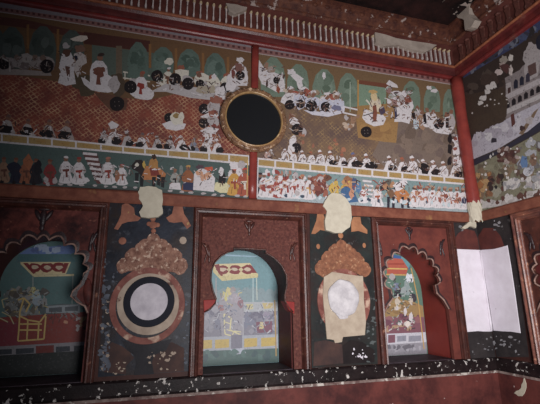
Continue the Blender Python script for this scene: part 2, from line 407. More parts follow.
# filler plaster lost patches on the cornice
def patch(name, M, W, px, d0, d1, mat, label, cat='plaster patch', group=None, j=.6, sub=1, bev=.0015, Wd=None, parent=None):
    Wd = d1 if Wd is None else Wd
    pts = []
    n = len(px)
    for i in range(n):
        (a, b), (c, d) = px[i], px[(i+1) % n]
        for k in range(sub+1):
            t = k/(sub+1); pts.append(W(a+(c-a)*t+random.uniform(-j, j)*(k > 0), b+(d-b)*t+random.uniform(-j, j)*(k > 0), Wd))
    bm = bmesh.new(); f = [bm.verts.new(M(x, z, d1)) for x, z in pts]
    cx = sum(p[0] for p in pts)/len(pts); cz = sum(p[1] for p in pts)/len(pts)
    o = [bm.verts.new(M(x+(x-cx)/max(math.hypot(x-cx, z-cz), 1e-6)*bev, z+(z-cz)/max(math.hypot(x-cx, z-cz), 1e-6)*bev, d0)) for x, z in pts]
    bm.faces.new(f); bm.faces.new(o[::-1])
    for i in range(len(pts)): j_ = (i+1) % len(pts); bm.faces.new((f[i], o[i], o[j_], f[j_]))
    ob = obj(name, bm, mat, parent)
    if label: tag(ob, label, cat, group)
    return ob
patch('plaster_patch', MB_, WB, [(375,32),(396,38),(420,42),(437,45),(432,49),(425,52),(414,50),(400,45),(384,46),(376,42)], .05, .088, M_patch, 'long pale plaster patch over leaf tips at the right end of the cornice', 'plaster patch')
patch('plaster_patch', MB_, WB, [(226,3),(236,4),(247,7),(246,10),(240,12),(234,14),(229,11)], .05, .088, M_patch, 'small pale plaster patch on the cornice frieze above the round black mirror', 'plaster patch')
patch('plaster_patch', MR_, WR, [(456,15),(463,9),(470,3),(469,14),(475,20),(471,27),(465,30),(464,20),(458,18)], .12, .187, M_patch, 'pale plaster patch high in the corner where the cornices meet, on right wall', 'plaster patch')

# ================================================================== MURALS
TOP = [(0, 12.5), (80, 24.5), (251, 53), (300, 60.8), (420, 80), (451, 85), (470, 88)]
BT = [(0, 1.2), (80, 14.6), (251, 43), (300, 52), (420, 72), (451, 78), (470, 81)]
FT = [(0, 132.7), (135, 147), (247, 155), (258, 158), (388, 170.5), (463, 178)]
FB = [(0, 143), (140, 155), (247, 165), (258, 167.3), (388, 179), (463, 185)]
AL = [(0, 184), (140, 190.6), (220, 197.8), (300, 201.5), (350, 206.5), (440, 211), (470, 212.5)]
def strip(t0, t1, u0, u1, step=20, o0=0, o1=0):
    us = []; u = u0
    while u < u1: us.append(u); u += step
    us.append(u1)
    return [(u, interp(t0, u)+o0) for u in us]+[(u, interp(t1, u)+o1) for u in reversed(us)]
def border(P, u0, u1):
    P.poly(strip(BT, TOP, u0, u1, o0=-1.5), (132, 122, 128))
    P.poly(strip(TOP, TOP, u0, u1, o0=-5.2, o1=-1), (140, 92, 88))
    P.poly(strip(TOP, TOP, u0, u1, o0=-.9, o1=.3), (170, 150, 146))
    u = u0+2
    while u < u1-3:
        v = interp(TOP, u); P.poly([(u, v-4.8), (u+2.6, v-4.4), (u+2.6, v-2), (u, v-2.4)], (92, 52, 52)); u += 5.4
def fence(P, u0, u1, posts):
    P.poly(strip(FT, FB, u0, u1), WH)
    us = [u0]+posts+[u1]
    for a, b in zip(us[:-1], us[1:]):
        P.poly([(a+.9, interp(FT, a+.9)+1.6), (b-.9, interp(FT, b-.9)+1.6), (b-.9, interp(FB, b)-1.8), (a+.9, interp(FB, a)-1.8)], (166, 134, 78))
        P.blob((a+b)/2, (interp(FT, (a+b)/2)+interp(FB, (a+b)/2))/2, (b-a)*.25, 1.6, (168, 128, 66), 8, .3)

# ---- left mural
x0, z0 = WB(125, 190)
ML = empty('wall_painting', (x0, 0, z0), 'court mural with red lattice carpet and teal procession, left of the flat red post', 'mural')
P = Paint(MB_, WB, .0015)
UL = -110
P.sec = 'border_band'; border(P, UL, 251); P.sec = 'court_scene'
P.poly(strip(TOP, FT, UL, 251), (112, 78, 50))
# crimson wall and pavilion behind the court at the left
P.poly([(84, 32), (150, 41), (150, 52), (84, 44)], (84, 44, 38)); P.poly([(-40, 12), (26, 20), (84, 33), (84, 40), (40, 30), (-40, 20)], (96, 52, 44))
P.poly([(92, 45), (168, 55), (168, 82), (92, 76)], (86, 98, 88)); P.poly([(116, 46), (122, 46), (122, 76), (116, 76)], (110, 92, 74))
P.line([(123, 72), (136, 74), (150, 76)], 1.4, CR); P.line([(123, 78), (150, 82)], 1.2, CR)
for u in (125, 131, 137): P.line([(u, 72), (u, 80)], 1, CR)
for u, v, wd, h in ((-98, 6, 24, 50), (-68, 11, 26, 50), (-38, 16, 24, 48), (-8, 22, 24, 48), (12, 27, 26, 42), (43, 26, 26, 40), (72, 30, 24, 34), (138, 42, 20, 36), (163, 47, 21, 26), (189, 49, 22, 28), (215, 53, 21, 32)):
    tree(P, u, v, wd, h, (76, 86, 80) if u < 90 else (88, 108, 98))
for u in (28, 58, 150, 176, 203, 228): P.line([(u, interp(TOP, u)+8), (u, interp(TOP, u)+32)], 2.5, (138, 92, 50))
# carpet with lattice
P.poly([(-110, 54), (0, 73), (60, 82), (120, 98), (150, 100), (180, 93), (230, 97), (251, 100), (251, 155.3), (135, 147), (0, 132.7), (-110, 121)], (120, 50, 42), 1)
P.poly([(94, 92), (118, 96), (128, 100), (126, 110), (112, 112), (100, 100)], (104, 66, 50))
P.blob(86, 84, 12, 11, (84, 70, 52)); P.blob(118, 84, 8, 12, (84, 66, 50))
# background row of faces at far left
for u in (-96, -80, -62, -44, -28):
    P.blob(u, 57, 8, 6, (150, 138, 134), 10, .25); P.blob(u-3, 51, 3, 3, (120, 96, 84)); P.blob(u+5, 60, 5, 4, (60, 50, 50))
for u in (-10, 6, 20, 38, 46):
    P.blob(u, 63, 8, 6, (150, 138, 134), 10, .25); P.blob(u-3, 58, 3, 3, (120, 96, 84)); P.blob(u+5, 66, 5, 4, (116, 100, 98))
P.poly([(0, 68), (50, 72), (52, 76), (0, 75)], (150, 136, 130))
shield(P, 4, 64, 6); shield(P, 47, 66.5, 7); P.blob(27, 58, 6, 4, (160, 150, 144)); P.line([(2, 58), (10, 62), (10, 72)], 1.6, (176, 166, 160))
# standing fan bearer
P.poly([(70, 39), (80, 35.5), (87, 36), (88, 39), (82, 42), (73, 41)], (206, 190, 176))
P.poly([(58, 83), (61, 72), (59, 68), (62, 54), (66, 50), (71, 53), (75, 62), (74, 72), (76, 84), (66, 86)], WH)
P.blob(66, 46, 3.4, 3, WH2); P.blob(67, 53, 3.8, 3.6, (96, 62, 50)); P.poly([(65, 66), (70, 67), (70, 77), (67, 76)], (104, 66, 56))
P.poly([(74, 54), (80, 52), (86, 56), (87, 63), (82, 66), (78, 78), (74, 70)], (190, 178, 174)); P.blob(80, 49, 5, 4, (128, 90, 74)); P.blob(75.5, 58.5, 2.5, 2.5, NV)
seated(P, 99, 76, 1.0, WH, (116, 64, 50), (62, 44, 40)); P.blob(100, 70, 6, 3, (120, 70, 54))
P.blob(113, 84, 6, 8, WH2)
seated(P, 141, 88, .72, WH, RD, (150, 78, 60)); P.blob(133, 84, 4, 5, WH2)
shield(P, 130.5, 87, 6.5); shield(P, 117, 104, 7.5)
# attendants of the middle court row
shield(P, 157, 76, 6)
seated(P, 168, 80, .55, CR, (130, 84, 60), WH); P.blob(169, 62, 5, 3.5, CR)
P.poly([(150, 92), (166, 84), (200, 88), (226, 96), (218, 101), (190, 98), (166, 92)], (176, 168, 168))
for u, v, sh in ((181, 76, 175), (200, 82, 188), (213, 86, 0), (227, 84, 0)):
    P.blob(u, v-8, 3.6, 3, (150, 82, 62)); P.blob(u+1, v-1, 8, 7, CR, 10, .25); P.blob(u+6, v+4, 6, 5, WH2)
shield(P, 175, 79.5, 6.2); shield(P, 188, 84, 6.2); shield(P, 200, 84, 4.5); shield(P, 225, 88, 5.5)
P.blob(207, 90, 10, 5, (164, 150, 128)); P.blob(220, 92, 5, 6, WH); P.blob(231, 84, 5, 9, WH); P.blob(220, 97, 5, 4, WH)
P.blob(199, 75, 2.8, 3, (120, 80, 62)); P.blob(214, 77, 2.8, 3, WH)
# woman in white beside the red post
P.poly([(229, 86), (230, 72), (233, 67), (240, 62), (246, 68), (248, 78), (247, 86)], WH); P.blob(239, 68, 4.5, 5, (128, 84, 76)); P.blob(240, 60, 4, 2.5, WH)
P.blob(233, 74, 2, 5, (120, 62, 56)); shield(P, 240, 76, 4.8)
# figures on the carpet near the mirror
shield(P, 169, 118, 5); P.poly([(162, 124), (170, 121), (186, 124), (184, 129), (176, 131), (166, 129)], WH); P.blob(178, 118, 7, 6.5, CR); P.blob(179, 110, 3.4, 3.6, (138, 78, 60)); P.blob(176, 116, 3, 3, (150, 120, 70))
for v in (109, 123):
    shield(P, 204, v, 5.4); P.blob(213, v-2, 6.5, 6, WH2, 10, .25); P.blob(212, v-9, 2.6, 3, (150, 84, 66)); P.poly([(200, v+8), (208, v+4), (219, v+6), (215, v+11), (205, v+11)], WH); P.blob(214, v+3, 3, 2, (130, 60, 52))
P.blob(217, 100, 5, 4, (150, 90, 74)); P.blob(221, 112, 4, 4, WH2)
P.blob(209, 138, 4, 9, WH); P.blob(196, 137, 2, 2, SK)
# kneeling row above the fence
for u, s in ((-98, 1.2), (-78, 1.1), (-58, 1.2), (-38, 1.1), (-18, 1.2), (8, 1.25), (28, 1.1), (49, 1.2), (67, 1.25)):
    guard(P, u, interp(FT, u), s, (160, 144, 140) if u > 40 else (176, 164, 160), 1, (120, 84, 76)); P.blob(u-2, interp(FT, u)-4, 7, 4.5, BK, 10, .2)
for u, s, c in ((104, .9, WH2), (113, 1.25, WH), (127, 1.0, WH2), (142, 1.0, WH), (157, .9, WH2), (170, .95, WH2), (181, 1.0, WH), (194, .9, (120, 124, 142)), (206, .95, WH), (217, .95, WH)):
    guard(P, u, interp(FT, u)+.5, s, c, -1 if u % 2 else 1, (104, 84, 84) if u in (142, 194) else None)
P.poly([(108, 124), (112, 121), (119, 125), (117, 128), (111, 129)], WH)
def busy(u0, v0, u1, v1, n, slope, pal=((110, 72, 60), (70, 48, 48), WH, WH2, (150, 120, 100))):
    for i in range(n):
        u = random.uniform(u0, u1); v = random.uniform(v0, v1)+slope*(u-u0); an = random.uniform(0, 3.1); l = random.uniform(1, 2.6)
        P.line([(u-math.cos(an)*l, v-math.sin(an)*l), (u+math.cos(an)*l, v+math.sin(an)*l)], random.uniform(.5, 1.1), random.choice(pal))
busy(150, 72, 232, 88, 70, .15); busy(200, 104, 220, 146, 50, 0); busy(-10, 56, 50, 68, 40, .05, ((110, 92, 86), (150, 138, 132), (80, 64, 62))); busy(100, 128, 220, 140, 90, .1); busy(0, 122, 75, 134, 50, .1); busy(58, 50, 86, 80, 26, 0); busy(230, 66, 247, 84, 22, 0)
P.sec = 'painted_fence'; fence(P, UL, 249, [-92, -68, -45, -22, 2, 28, 52, 76, 101, 123, 145, 168, 189, 209, 229])
# procession strip
P.sec = 'procession'; P.poly(strip(FB, AL, UL, 249), (72, 92, 88))
P.poly(strip(AL, AL, UL, 249, o0=-3.5, o1=0), (64, 76, 74))
for i, (u, c) in enumerate(((-98, WH2), (-84, OR), (-70, WH2), (-54, NV), (-38, WH2), (-22, RD), (-8, WH2), (4, (150, 110, 84)), (16, NV), (26, (150, 84, 56)), (36, (40, 36, 44)), (50, (140, 44, 44)))):
    b = interp(AL, u)-2; gown(P, u, b, 25, c, (104, 60, 46) if i % 2 else None, (120, 66, 48))
    P.blob(u-2, b, 2, 2, BK if c != (140, 44, 44) else WH2)
P.blob(46, 180, 2.4, 3.5, WH2); P.blob(55, 181, 2.4, 3.5, WH2); P.blob(14, 168, 7, 6, NV); P.blob(38, 168, 4, 7, (32, 30, 38)); P.blob(28, 162, 5, 7, (164, 92, 58))
gown(P, 66, 183, 27, WH, (110, 52, 44)); gown(P, 79, 184, 27, WH, RD, (150, 52, 48)); P.blob(84, 181, 5, 3.5, WH)
P.poly([(82, 152), (97, 153.5), (107, 184), (97, 184), (90, 168)], (100, 60, 58))
for k in range(6): P.line([(83+k*2.3, 153.5+k*5), (97+k*1.4, 154.8+k*5)], 2.4, WH)
P.blob(110, 181, 9, 4, WH); gown(P, 108, 184, 27, WH, RD, (160, 96, 80)); gown(P, 122, 185, 21, WH, (150, 80, 60), (170, 70, 62))
P.blob(117, 176, 2.5, 6, (150, 92, 66)); 
# caparisoned horse and rider
P.poly([(131, 166), (136, 160), (142, 160), (145, 166), (158, 171), (166, 176), (164, 182), (158, 180), (142, 178), (138, 172), (132, 169)], (44, 34, 34))
P.poly([(142, 176), (146, 166), (160, 168), (166, 174), (164, 181), (152, 180), (142, 180)], OR); P.poly([(149, 165), (157, 167), (160, 176), (151, 176)], (134, 50, 40)); P.poly([(148, 168), (150, 160), (155, 157), (158, 162), (158, 169)], (176, 120, 60))
P.blob(154, 157, 2.5, 2.6, (60, 40, 34)); P.blob(137, 165, 2, 2, CR); P.blob(144, 165, 1.5, 4, YE)
for u, v in ((137, 180), (142, 183), (154, 184), (163, 184), (159, 182)): P.poly([(u-2, v-7), (u+2, v-7), (u+1, v+4), (u-2, v+3)], (30, 30, 34))
gown(P, 175, 188, 19, (150, 150, 144), BK, (150, 96, 70)); P.poly([(170, 183), (180, 183), (181, 190), (169, 189)], WH); P.blob(181, 170, 2, 6, (120, 130, 128))
gown(P, 188, 191, 26, (150, 84, 48), None, (190, 140, 70)); P.poly([(183, 182), (194, 183), (194, 191), (183, 190)], (44, 50, 84))
P.poly([(193, 190), (194, 174), (200, 168), (208, 170), (215, 178), (214, 192)], WH)
for u, v in ((199, 173), (208, 175), (204, 178)): P.blob(u, v, 4, 3, (200, 140, 104), 9, .3)
P.blob(200, 167, 4, 2.2, (84, 60, 70)); P.blob(209, 169, 4.5, 2.2, (196, 80, 50))
P.poly([(214, 190), (215, 183), (221, 181), (229, 184), (229, 193), (220, 193)], (206, 196, 150)); P.poly([(218, 183), (219, 176), (224, 172), (226, 178), (225, 184)], BK); P.blob(221, 172, 2.5, 4, WH); 
P.blob(237, 176, 8, 9, WH, 12, .2); gown(P, 234, 195, 27, (196, 140, 54), (150, 60, 44), (190, 66, 48)); gown(P, 244, 195.5, 28, (166, 74, 52), (204, 190, 170), (190, 60, 48)); P.blob(234, 166, 4, 4, WH); P.blob(241, 165, 4, 4, WH2)
for u in range(60, 248, 11): P.blob(u+random.uniform(-3, 3), interp(AL, u)-2.5, 2.5, 1.2, WH2, 7, .3)
busy(60, 162, 245, 178, 120, .05); P.line([(247.6, 160), (246.8, 197)], 1, (196, 160, 90))
P.build('painted_scene', [M_paint, M_carpR], ML)

# ---- right mural
x0, z0 = WB(355, 205)
MRt = empty('wall_painting', (x0, 0, z0), 'court mural with brown carpet and ochre throne rug, right of the flat red post', 'mural')
P = Paint(MB_, WB, .0015)
UR = 473
P.sec = 'border_band'; border(P, 257, UR); P.sec = 'court_scene'
P.poly(strip(TOP, FT, 257, UR), (120, 90, 60))
for u, v, wd, h in ((273, 57, 24, 40), (298, 64, 21, 34), (324, 69, 22, 34), (348, 73, 20, 34), (411, 81, 18, 30), (432, 86, 16, 26), (449, 89, 12, 30)): tree(P, u, v, wd, h, (108, 126, 108))
P.poly([(358, 80), (388, 84), (388, 90), (360, 88)], (118, 66, 46)); P.poly([(358, 84), (386, 88), (386, 110), (358, 106)], (116, 140, 116))
P.line([(358, 80), (358, 112)], 1.6, (180, 130, 64)); P.line([(340, 106), (358, 110)], 1.5, WH); P.line([(340, 112), (358, 116)], 1.5, WH); P.line([(350, 82), (350, 112)], .8, (160, 176, 156))
P.poly([(285, 100), (300, 110), (345, 116), (360, 118), (394, 120), (452, 128), (468, 140), (463, 178), (388, 170.5), (258, 158), (257, 140), (286, 130)], (128, 94, 62), 1)
P.poly([(394, 121), (455, 128), (468, 150), (465, 178), (388, 170.5), (372, 155), (380, 140)], (120, 100, 88))
P.dabs(385, 130, 455, 160, 26, [(112, 92, 84), (128, 106, 92), (108, 88, 76)], 3, 7, .08)
P.poly([(358, 106), (386, 104), (399, 112), (396, 143), (384, 142), (358, 138), (356, 120)], (156, 114, 64)); P.dabs(360, 124, 394, 134, 6, [(164, 120, 66), (146, 104, 60)], 3, 6)
# left group
P.dabs(262, 63, 280, 84, 10, [WH, WH2, (150, 110, 90), (128, 150, 132)], 2, 4.5)
P.poly([(259, 60), (264, 68), (272, 72), (284, 76), (285, 92), (276, 92), (262, 84), (258, 76)], WH); P.blob(263, 79, 3, 4, WH); P.blob(271, 70, 4, 4, (160, 140, 130)); P.blob(267, 84, 1.2, 4, (90, 70, 66))
P.poly([(277, 84), (281, 86), (279, 94), (276, 91)], (150, 70, 50)); shield(P, 277, 80.5, 4)
P.blob(281, 84, 2.5, 6, WH); P.blob(291, 72, 4, 3, WH); P.blob(297, 78, 7, 3, WH, 9, .3, .5); P.blob(300, 84, 3, 5, WH); P.blob(290, 92, 5, 5, WH2); P.blob(324, 76, 1.8, 3.4, WH)
P.dabs(284, 88, 336, 98, 22, [WH, WH2, (150, 128, 104), (160, 80, 62), (186, 168, 150)], 2, 4, .1)
for u, v in ((289, 100), (300, 102), (312, 104), (326, 106), (336, 106)): P.blob(u, v, 8, 7, WH if u % 2 else (184, 184, 200), 11, .2); P.blob(u+1, v-9, 2.6, 2.8, SK); P.blob(u+1, v-12, 3, 1.5, WH)
P.poly([(303, 110), (320, 112), (345, 106), (344, 113), (328, 117), (312, 115)], (196, 192, 204))
shield(P, 289.5, 105, 5); shield(P, 300.5, 104, 4.5); shield(P, 311.5, 106, 5.8); shield(P, 325.5, 107, 5.2)
P.blob(336, 108, 5, 3, (110, 108, 136))
P.blob(291, 118, 3, 5, SK); P.blob(294, 122, 6, 4, WH, 10, .2, .5); shield(P, 297, 129.5, 5.8); P.blob(304, 132, 2, 4, WH2)
P.blob(293, 142, 4, 6, WH); shield(P, 296, 148, 5); P.blob(291, 150, 3, 5, WH)
P.dabs(344, 115, 358, 128, 12, [(186, 160, 138), (150, 110, 84), WH2], 1.2, 3)
# prince on the throne rug
P.poly([(362, 118), (364, 109), (370, 111), (376, 114), (383, 115), (386, 119), (383, 125), (374, 126.5), (366, 123)], WH); P.poly([(369, 112), (370, 101), (374, 97), (380, 100), (382, 112)], (206, 188, 160)); P.poly([(372, 106), (376, 105), (377, 113), (376, 122), (372, 121), (373, 112)], (134, 72, 54)); P.blob(374, 97, 3.6, 4, (204, 178, 130)); P.blob(373, 92, 4, 2, (188, 150, 90)); P.blob(381.5, 111, 3, 4.5, (78, 64, 86)); P.line([(366, 100), (372, 107)], 1.6, CR)
P.line([(363, 116), (373, 113)], .8, BK)
shield(P, 366, 132, 5.6)
# women with fans
P.poly([(386, 84), (389, 80), (397, 85), (398, 88), (391, 87)], WH); P.dabs(387, 88, 398, 104, 16, [(150, 160, 150), WH, (96, 74, 76), (150, 110, 104)], 1.5, 3.4)
P.dabs(398, 92, 410, 104, 14, [WH, (134, 60, 54), WH2, (110, 70, 60)], 1.6, 3.4); P.blob(408, 100, 4, 4, (140, 74, 58))
P.poly([(394, 122), (396, 108), (404, 104), (412, 108), (411, 117), (409, 124), (402, 122)], WH); P.line([(395, 107), (396, 119)], 2.4, (60, 56, 84)); P.blob(411, 106, 2, 4, WH)
for u, v, c in ((417, 118, WH2), (421, 122, (160, 120, 92)), (427, 120, WH), (433, 122, WH), (446, 126, WH), (451, 122, WH2)): P.blob(u, v, 4.6, 8, c, 11, .2); P.blob(u, v-10, 2, 2.4, SK)
P.line([(413, 113), (415, 124)], 3.4, BK); P.line([(424, 114), (425, 124)], 3, BK); P.line([(447, 117), (447, 128)], 3, BK); P.poly([(428, 127), (452, 130), (450, 135), (436, 133)], WH)
shield(P, 438.5, 124, 5.3); P.blob(429, 88, 3, 2, WH); P.blob(434, 91, 3.5, 2, WH); P.blob(416, 124, 3, 5, (176, 190, 200)); P.blob(447, 115, 3, 3, SK)
for v in (140, 150, 162): P.blob(457, v, 5, 6, WH, 10, .2); P.blob(449.5, v-1, 2.2, 5, BK); P.blob(455, v-1, 2, 2, (150, 74, 60))
# kneeling row
for u, s in ((267, .7), (285, .8), (293, .75), (302, .8), (311, .8), (320, .95), (330, .95), (342, .85), (353, 1.0), (366, 1.0), (389, 1.0), (402, 1.0), (412, 1.15), (423, 1.0), (433, 1.0), (443, 1.0), (455, 1.1)):
    guard(P, u, interp(FT, u)+.5, s, WH if u not in (267,) else (176, 140, 130), -1, (160, 84, 60) if u in (311, 342, 402) else ((96, 100, 140) if u in (353,) else None), u > 325 and u != 412 and u != 443)
for u in (352, 366): P.blob(u+5, interp(FT, u)-3, 6, 3.6, BK)
P.blob(423, 167, 5, 3.5, BK)
P.dabs(300, 135, 345, 148, 10, [(168, 104, 74), (150, 92, 70)], 1.2, 2.4, .1)
busy(260, 64, 284, 86, 50, .1); busy(286, 88, 342, 108, 110, .1); busy(386, 88, 412, 118, 80, .1); busy(412, 108, 452, 128, 90, .15); busy(262, 148, 385, 162, 110, .1); busy(388, 158, 462, 170, 80, .1); busy(450, 132, 462, 170, 40, 0); busy(290, 115, 302, 150, 26, 0); busy(364, 98, 384, 122, 24, 0, ((150, 110, 84), (90, 60, 56), WH2))
P.sec = 'painted_fence'; fence(P, 257.5, 466, [275, 293, 310, 326, 341.5, 357, 372, 388, 402, 417, 430, 444])
P.sec = 'procession'; P.poly(strip(FB, AL, 257, UR), (118, 142, 142))
P.poly(strip(AL, AL, 257, UR, o0=-6, o1=0), (150, 162, 166))
for u, c, sa, ht in ((260, (52, 44, 62), WH, (44, 34, 46)), (264, WH, RD, WH), (271, WH, (170, 110, 90), (110, 130, 120)), (279, (160, 66, 58), (200, 150, 130), (160, 100, 80)), (287, WH, RD, (150, 110, 90)), (294, WH, (170, 80, 60), WH), (302, WH, RD, (176, 110, 80)), (309, WH, (196, 150, 90), WH2)):
    gown(P, u, interp(AL, u)-3, 24, c, sa, ht)
P.dabs(260, 170, 308, 192, 46, [WH, WH, WH2, (170, 110, 90), (150, 60, 54)], 1.2, 3, .06)
P.dabs(312, 176, 326, 194, 40, [(130, 66, 56), (150, 84, 66), (110, 54, 48), WH2, (176, 110, 80)], 1.8, 3.6, .05); P.blob(327, 178, 4, 3.4, (110, 68, 52))
P.poly([(331, 184), (337, 184), (339, 196), (330, 196)], YE)
P.blob(334, 188, 5, 7, YE); P.dabs(342, 178, 352, 190, 14, [(186, 130, 80), (150, 96, 66), YE], 1.6, 3.4); P.poly([(340, 200), (341, 189), (346, 186), (354, 192), (358, 202), (348, 203)], BL); P.blob(354, 184, 3, 6, (70, 84, 120)); P.blob(351, 194, 2.6, 5, (190, 130, 100)); P.blob(358, 188, 3, 6, (82, 120, 160))
gown(P, 363, 203, 17, WH, (150, 84, 60), (160, 120, 110)); P.blob(362, 200, 5, 3.5, WH)
P.poly([(361, 178.5), (370, 179.5), (382, 206), (374, 206)], (130, 140, 142))
for k in range(6): P.line([(362+k*1.6, 181+k*4.4), (371+k*1.8, 182+k*4.4)], 1.8, WH)
gown(P, 377, 207, 22, WH, (160, 84, 60), (170, 110, 100))
P.dabs(380, 182, 396, 190, 22, [(52, 44, 48), (96, 90, 80), WH2, (170, 120, 84)], 1.4, 3, .1)
P.poly([(392, 195), (398, 188), (406, 191), (412, 199), (414, 205), (404, 205), (394, 201)], OR); P.poly([(386, 192), (392, 190), (396, 197), (390, 199)], (120, 84, 60)); P.blob(398, 187, 5, 4, WH); P.blob(402, 183, 4, 3, WH)
for u in (388, 393, 402, 408, 414): P.poly([(u-1.3, 197), (u+1.3, 197), (u+1, 208.5), (u-1.4, 208)], (44, 42, 56))
for u in range(414, 468, 6): gown(P, u, interp(AL, u)-3.5+(u % 4)*.3, 21, WH, (170, 104, 84), (170, 130, 110))
P.dabs(414, 192, 464, 200, 40, [WH, WH, (176, 116, 92), (150, 84, 70)], 1, 2.4, .05); P.blob(463, 202, 2.6, 4, (54, 56, 84))
P.dabs(262, 194, 465, 196, 46, [WH, (176, 190, 196), (60, 70, 90)], 1, 2.2, .05)
busy(262, 174, 464, 190, 160, .06, ((110, 72, 60), (70, 48, 48), WH2, (150, 66, 54), (190, 150, 110))); P.line([(258, 160), (257, 198)], 1, WH)
P.build('painted_scene', [M_paint, M_carpB], MRt)

# ---- right wall mural
a0, z0 = WR(510, 205)
MW = empty('wall_painting', (0, -a0-.3, z0), 'flaking mural with white palace and green field on the right wall', 'mural')
P = Paint(MR_, WR, .0015)
def XR(u, v, d=0): return WR(u, v, d)
UE = 590
P.sec = 'ground'; P.poly([(462, 72), (500, 49), (540, 21), (UE, -18), (UE, 180), (540, 198), (520, 203), (476, 213)], (62, 50, 46))
P.poly([(462, 71), (500, 48), (540, 20), (UE, -19), (UE, -8), (545, 26), (520, 44), (500, 56), (480, 68), (464, 78)], (62, 70, 110))
P.dabs(470, 66, 535, 70, 40, [(74, 86, 120), (110, 116, 134), (60, 62, 80), (52, 48, 50)], 2, 5, -.6)
P.dabs(466, 85, 505, 118, 60, [(58, 46, 42), (72, 56, 50), (48, 38, 36), (84, 70, 62)], 3, 8, -.3)
# palace
P.sec = 'palace'
G1 = (170, 160, 160); G2 = (138, 126, 126)
P.poly([(506, 84), (505, 78), (520, 70), (523, 66), (545, 52), (UE, 26), (UE, 110), (545, 108), (520, 124), (505, 130)], G2)
P.poly([(523, 60), (524, 52), (530, 46), (537, 44), (546, 50), (546, 58), (526, 64)], G1); P.blob(531, 48, 5, 5, G1); P.poly([(524, 68), (526, 62), (545, 54), (UE, 34), (UE, 46), (540, 64), (538, 76), (526, 82)], G1)
P.poly([(528, 66), (536, 62), (537, 73), (529, 77)], (96, 70, 66))
P.poly([(506, 84), (511, 82), (513, 96), (508, 98)], G1); P.poly([(508, 88), (511, 87), (511, 93), (508, 94)], (76, 50, 48))
P.poly([(504, 96), (540, 78), (UE, 52), (UE, 58), (540, 84), (505, 101)], (176, 166, 168)); P.poly([(505, 110), (540, 94), (UE, 70), (UE, 76), (540, 99), (505, 115)], (180, 172, 172))
for i in range(9):
    u = 508+i*6.1; v = 105-i*3.1; P.poly([(u-2, v+4), (u-2, v-1.5), (u, v-4), (u+2, v-2.2), (u+2, v+2.4)], (36, 30, 36))
for i in range(3):
    u = 516+i*6; v = 85-i*3.2; P.poly([(u-2, v+4), (u-2, v-3), (u, v-6), (u+2.2, v-4), (u+2.2, v+3)], NV if i != 2 else (60, 54, 70))
P.blob(541, 42, 4, 8, NV)
# white lower wall and dark water band
P.poly([(470, 146), (476, 130), (500, 123), (520, 112), (545, 100), (UE, 82), (UE, 128), (545, 126), (525, 133), (500, 148), (472, 160)], (178, 172, 184))
P.poly([(463, 96), (490, 90), (506, 88), (506, 120), (497, 124), (480, 134), (468, 134)], (70, 54, 44)); P.blob(500, 108, 8, 16, (74, 58, 46), 12, .2); P.blob(484, 122, 14, 8, (72, 56, 44), 12, .2, -.3)
P.poly([(491.5, 143), (491.5, 135), (494, 131.5), (496.5, 134), (497, 142)], (54, 48, 60)); P.poly([(519, 134), (534, 112), (539, 108), (534, 118), (523, 135)], (124, 98, 76)); P.blob(522, 128, 3, 3, (70, 50, 50)); P.poly([(511, 115), (514, 113), (516, 125), (512, 127)], (96, 50, 46)); P.blob(530, 120, 4, 4, G1)
P.poly([(472, 160), (500, 150), (525, 134), (540, 122), (UE, 92), (UE, 104), (545, 128), (528, 138), (502, 152), (474, 166)], (50, 48, 64))
P.dabs(474, 136, 520, 146, 16, [(190, 184, 192), (164, 156, 168), (200, 196, 200)], 2, 5, -.4)
# green field
P.sec = 'green_field'
P.poly([(474, 166), (502, 153), (528, 139), (545, 129), (UE, 106), (UE, 180), (540, 198), (520, 203), (478, 212)], (126, 122, 98))
P.dabs(480, 168, 540, 196, 60, [(118, 112, 90), (138, 134, 108), (104, 92, 74), (150, 146, 128), (128, 104, 80)], 2, 6, -.25)
P.dabs(498, 150, 518, 164, 26, [(92, 58, 52), (110, 76, 66), (84, 50, 46), (170, 150, 144)], 1.6, 3.6, -.1); P.dabs(478, 172, 494, 196, 26, [(164, 104, 58), (140, 92, 60), (180, 140, 90), (110, 84, 60)], 1.6, 3.6)
P.dabs(488, 176, 504, 190, 14, [(40, 36, 36), (60, 44, 42), (96, 60, 50)], 1.6, 3.4); P.dabs(505, 180, 542, 190, 40, [WH2, (196, 190, 186), (150, 148, 150)], 1.4, 3.6, -.1)
P.dabs(518, 140, 548, 176, 30, [(150, 150, 160), (110, 104, 104), (164, 164, 170), (96, 72, 62)], 1.6, 4, 0); P.blob(524.5, 162, 4.4, 5.6, (92, 124, 170)); P.blob(528, 172, 5, 4, (186, 186, 194)); P.blob(534, 160, 4, 6, (128, 96, 78))
P.poly([(481, 209), (483, 203), (490, 199), (497, 201), (512, 198), (530, 192), (545, 188), (545, 196), (520, 203)], (184, 178, 176)); P.dabs(482, 200, 540, 206, 26, [(196, 190, 186), (170, 160, 156), (96, 60, 52)], 1.4, 3.4, -.13)
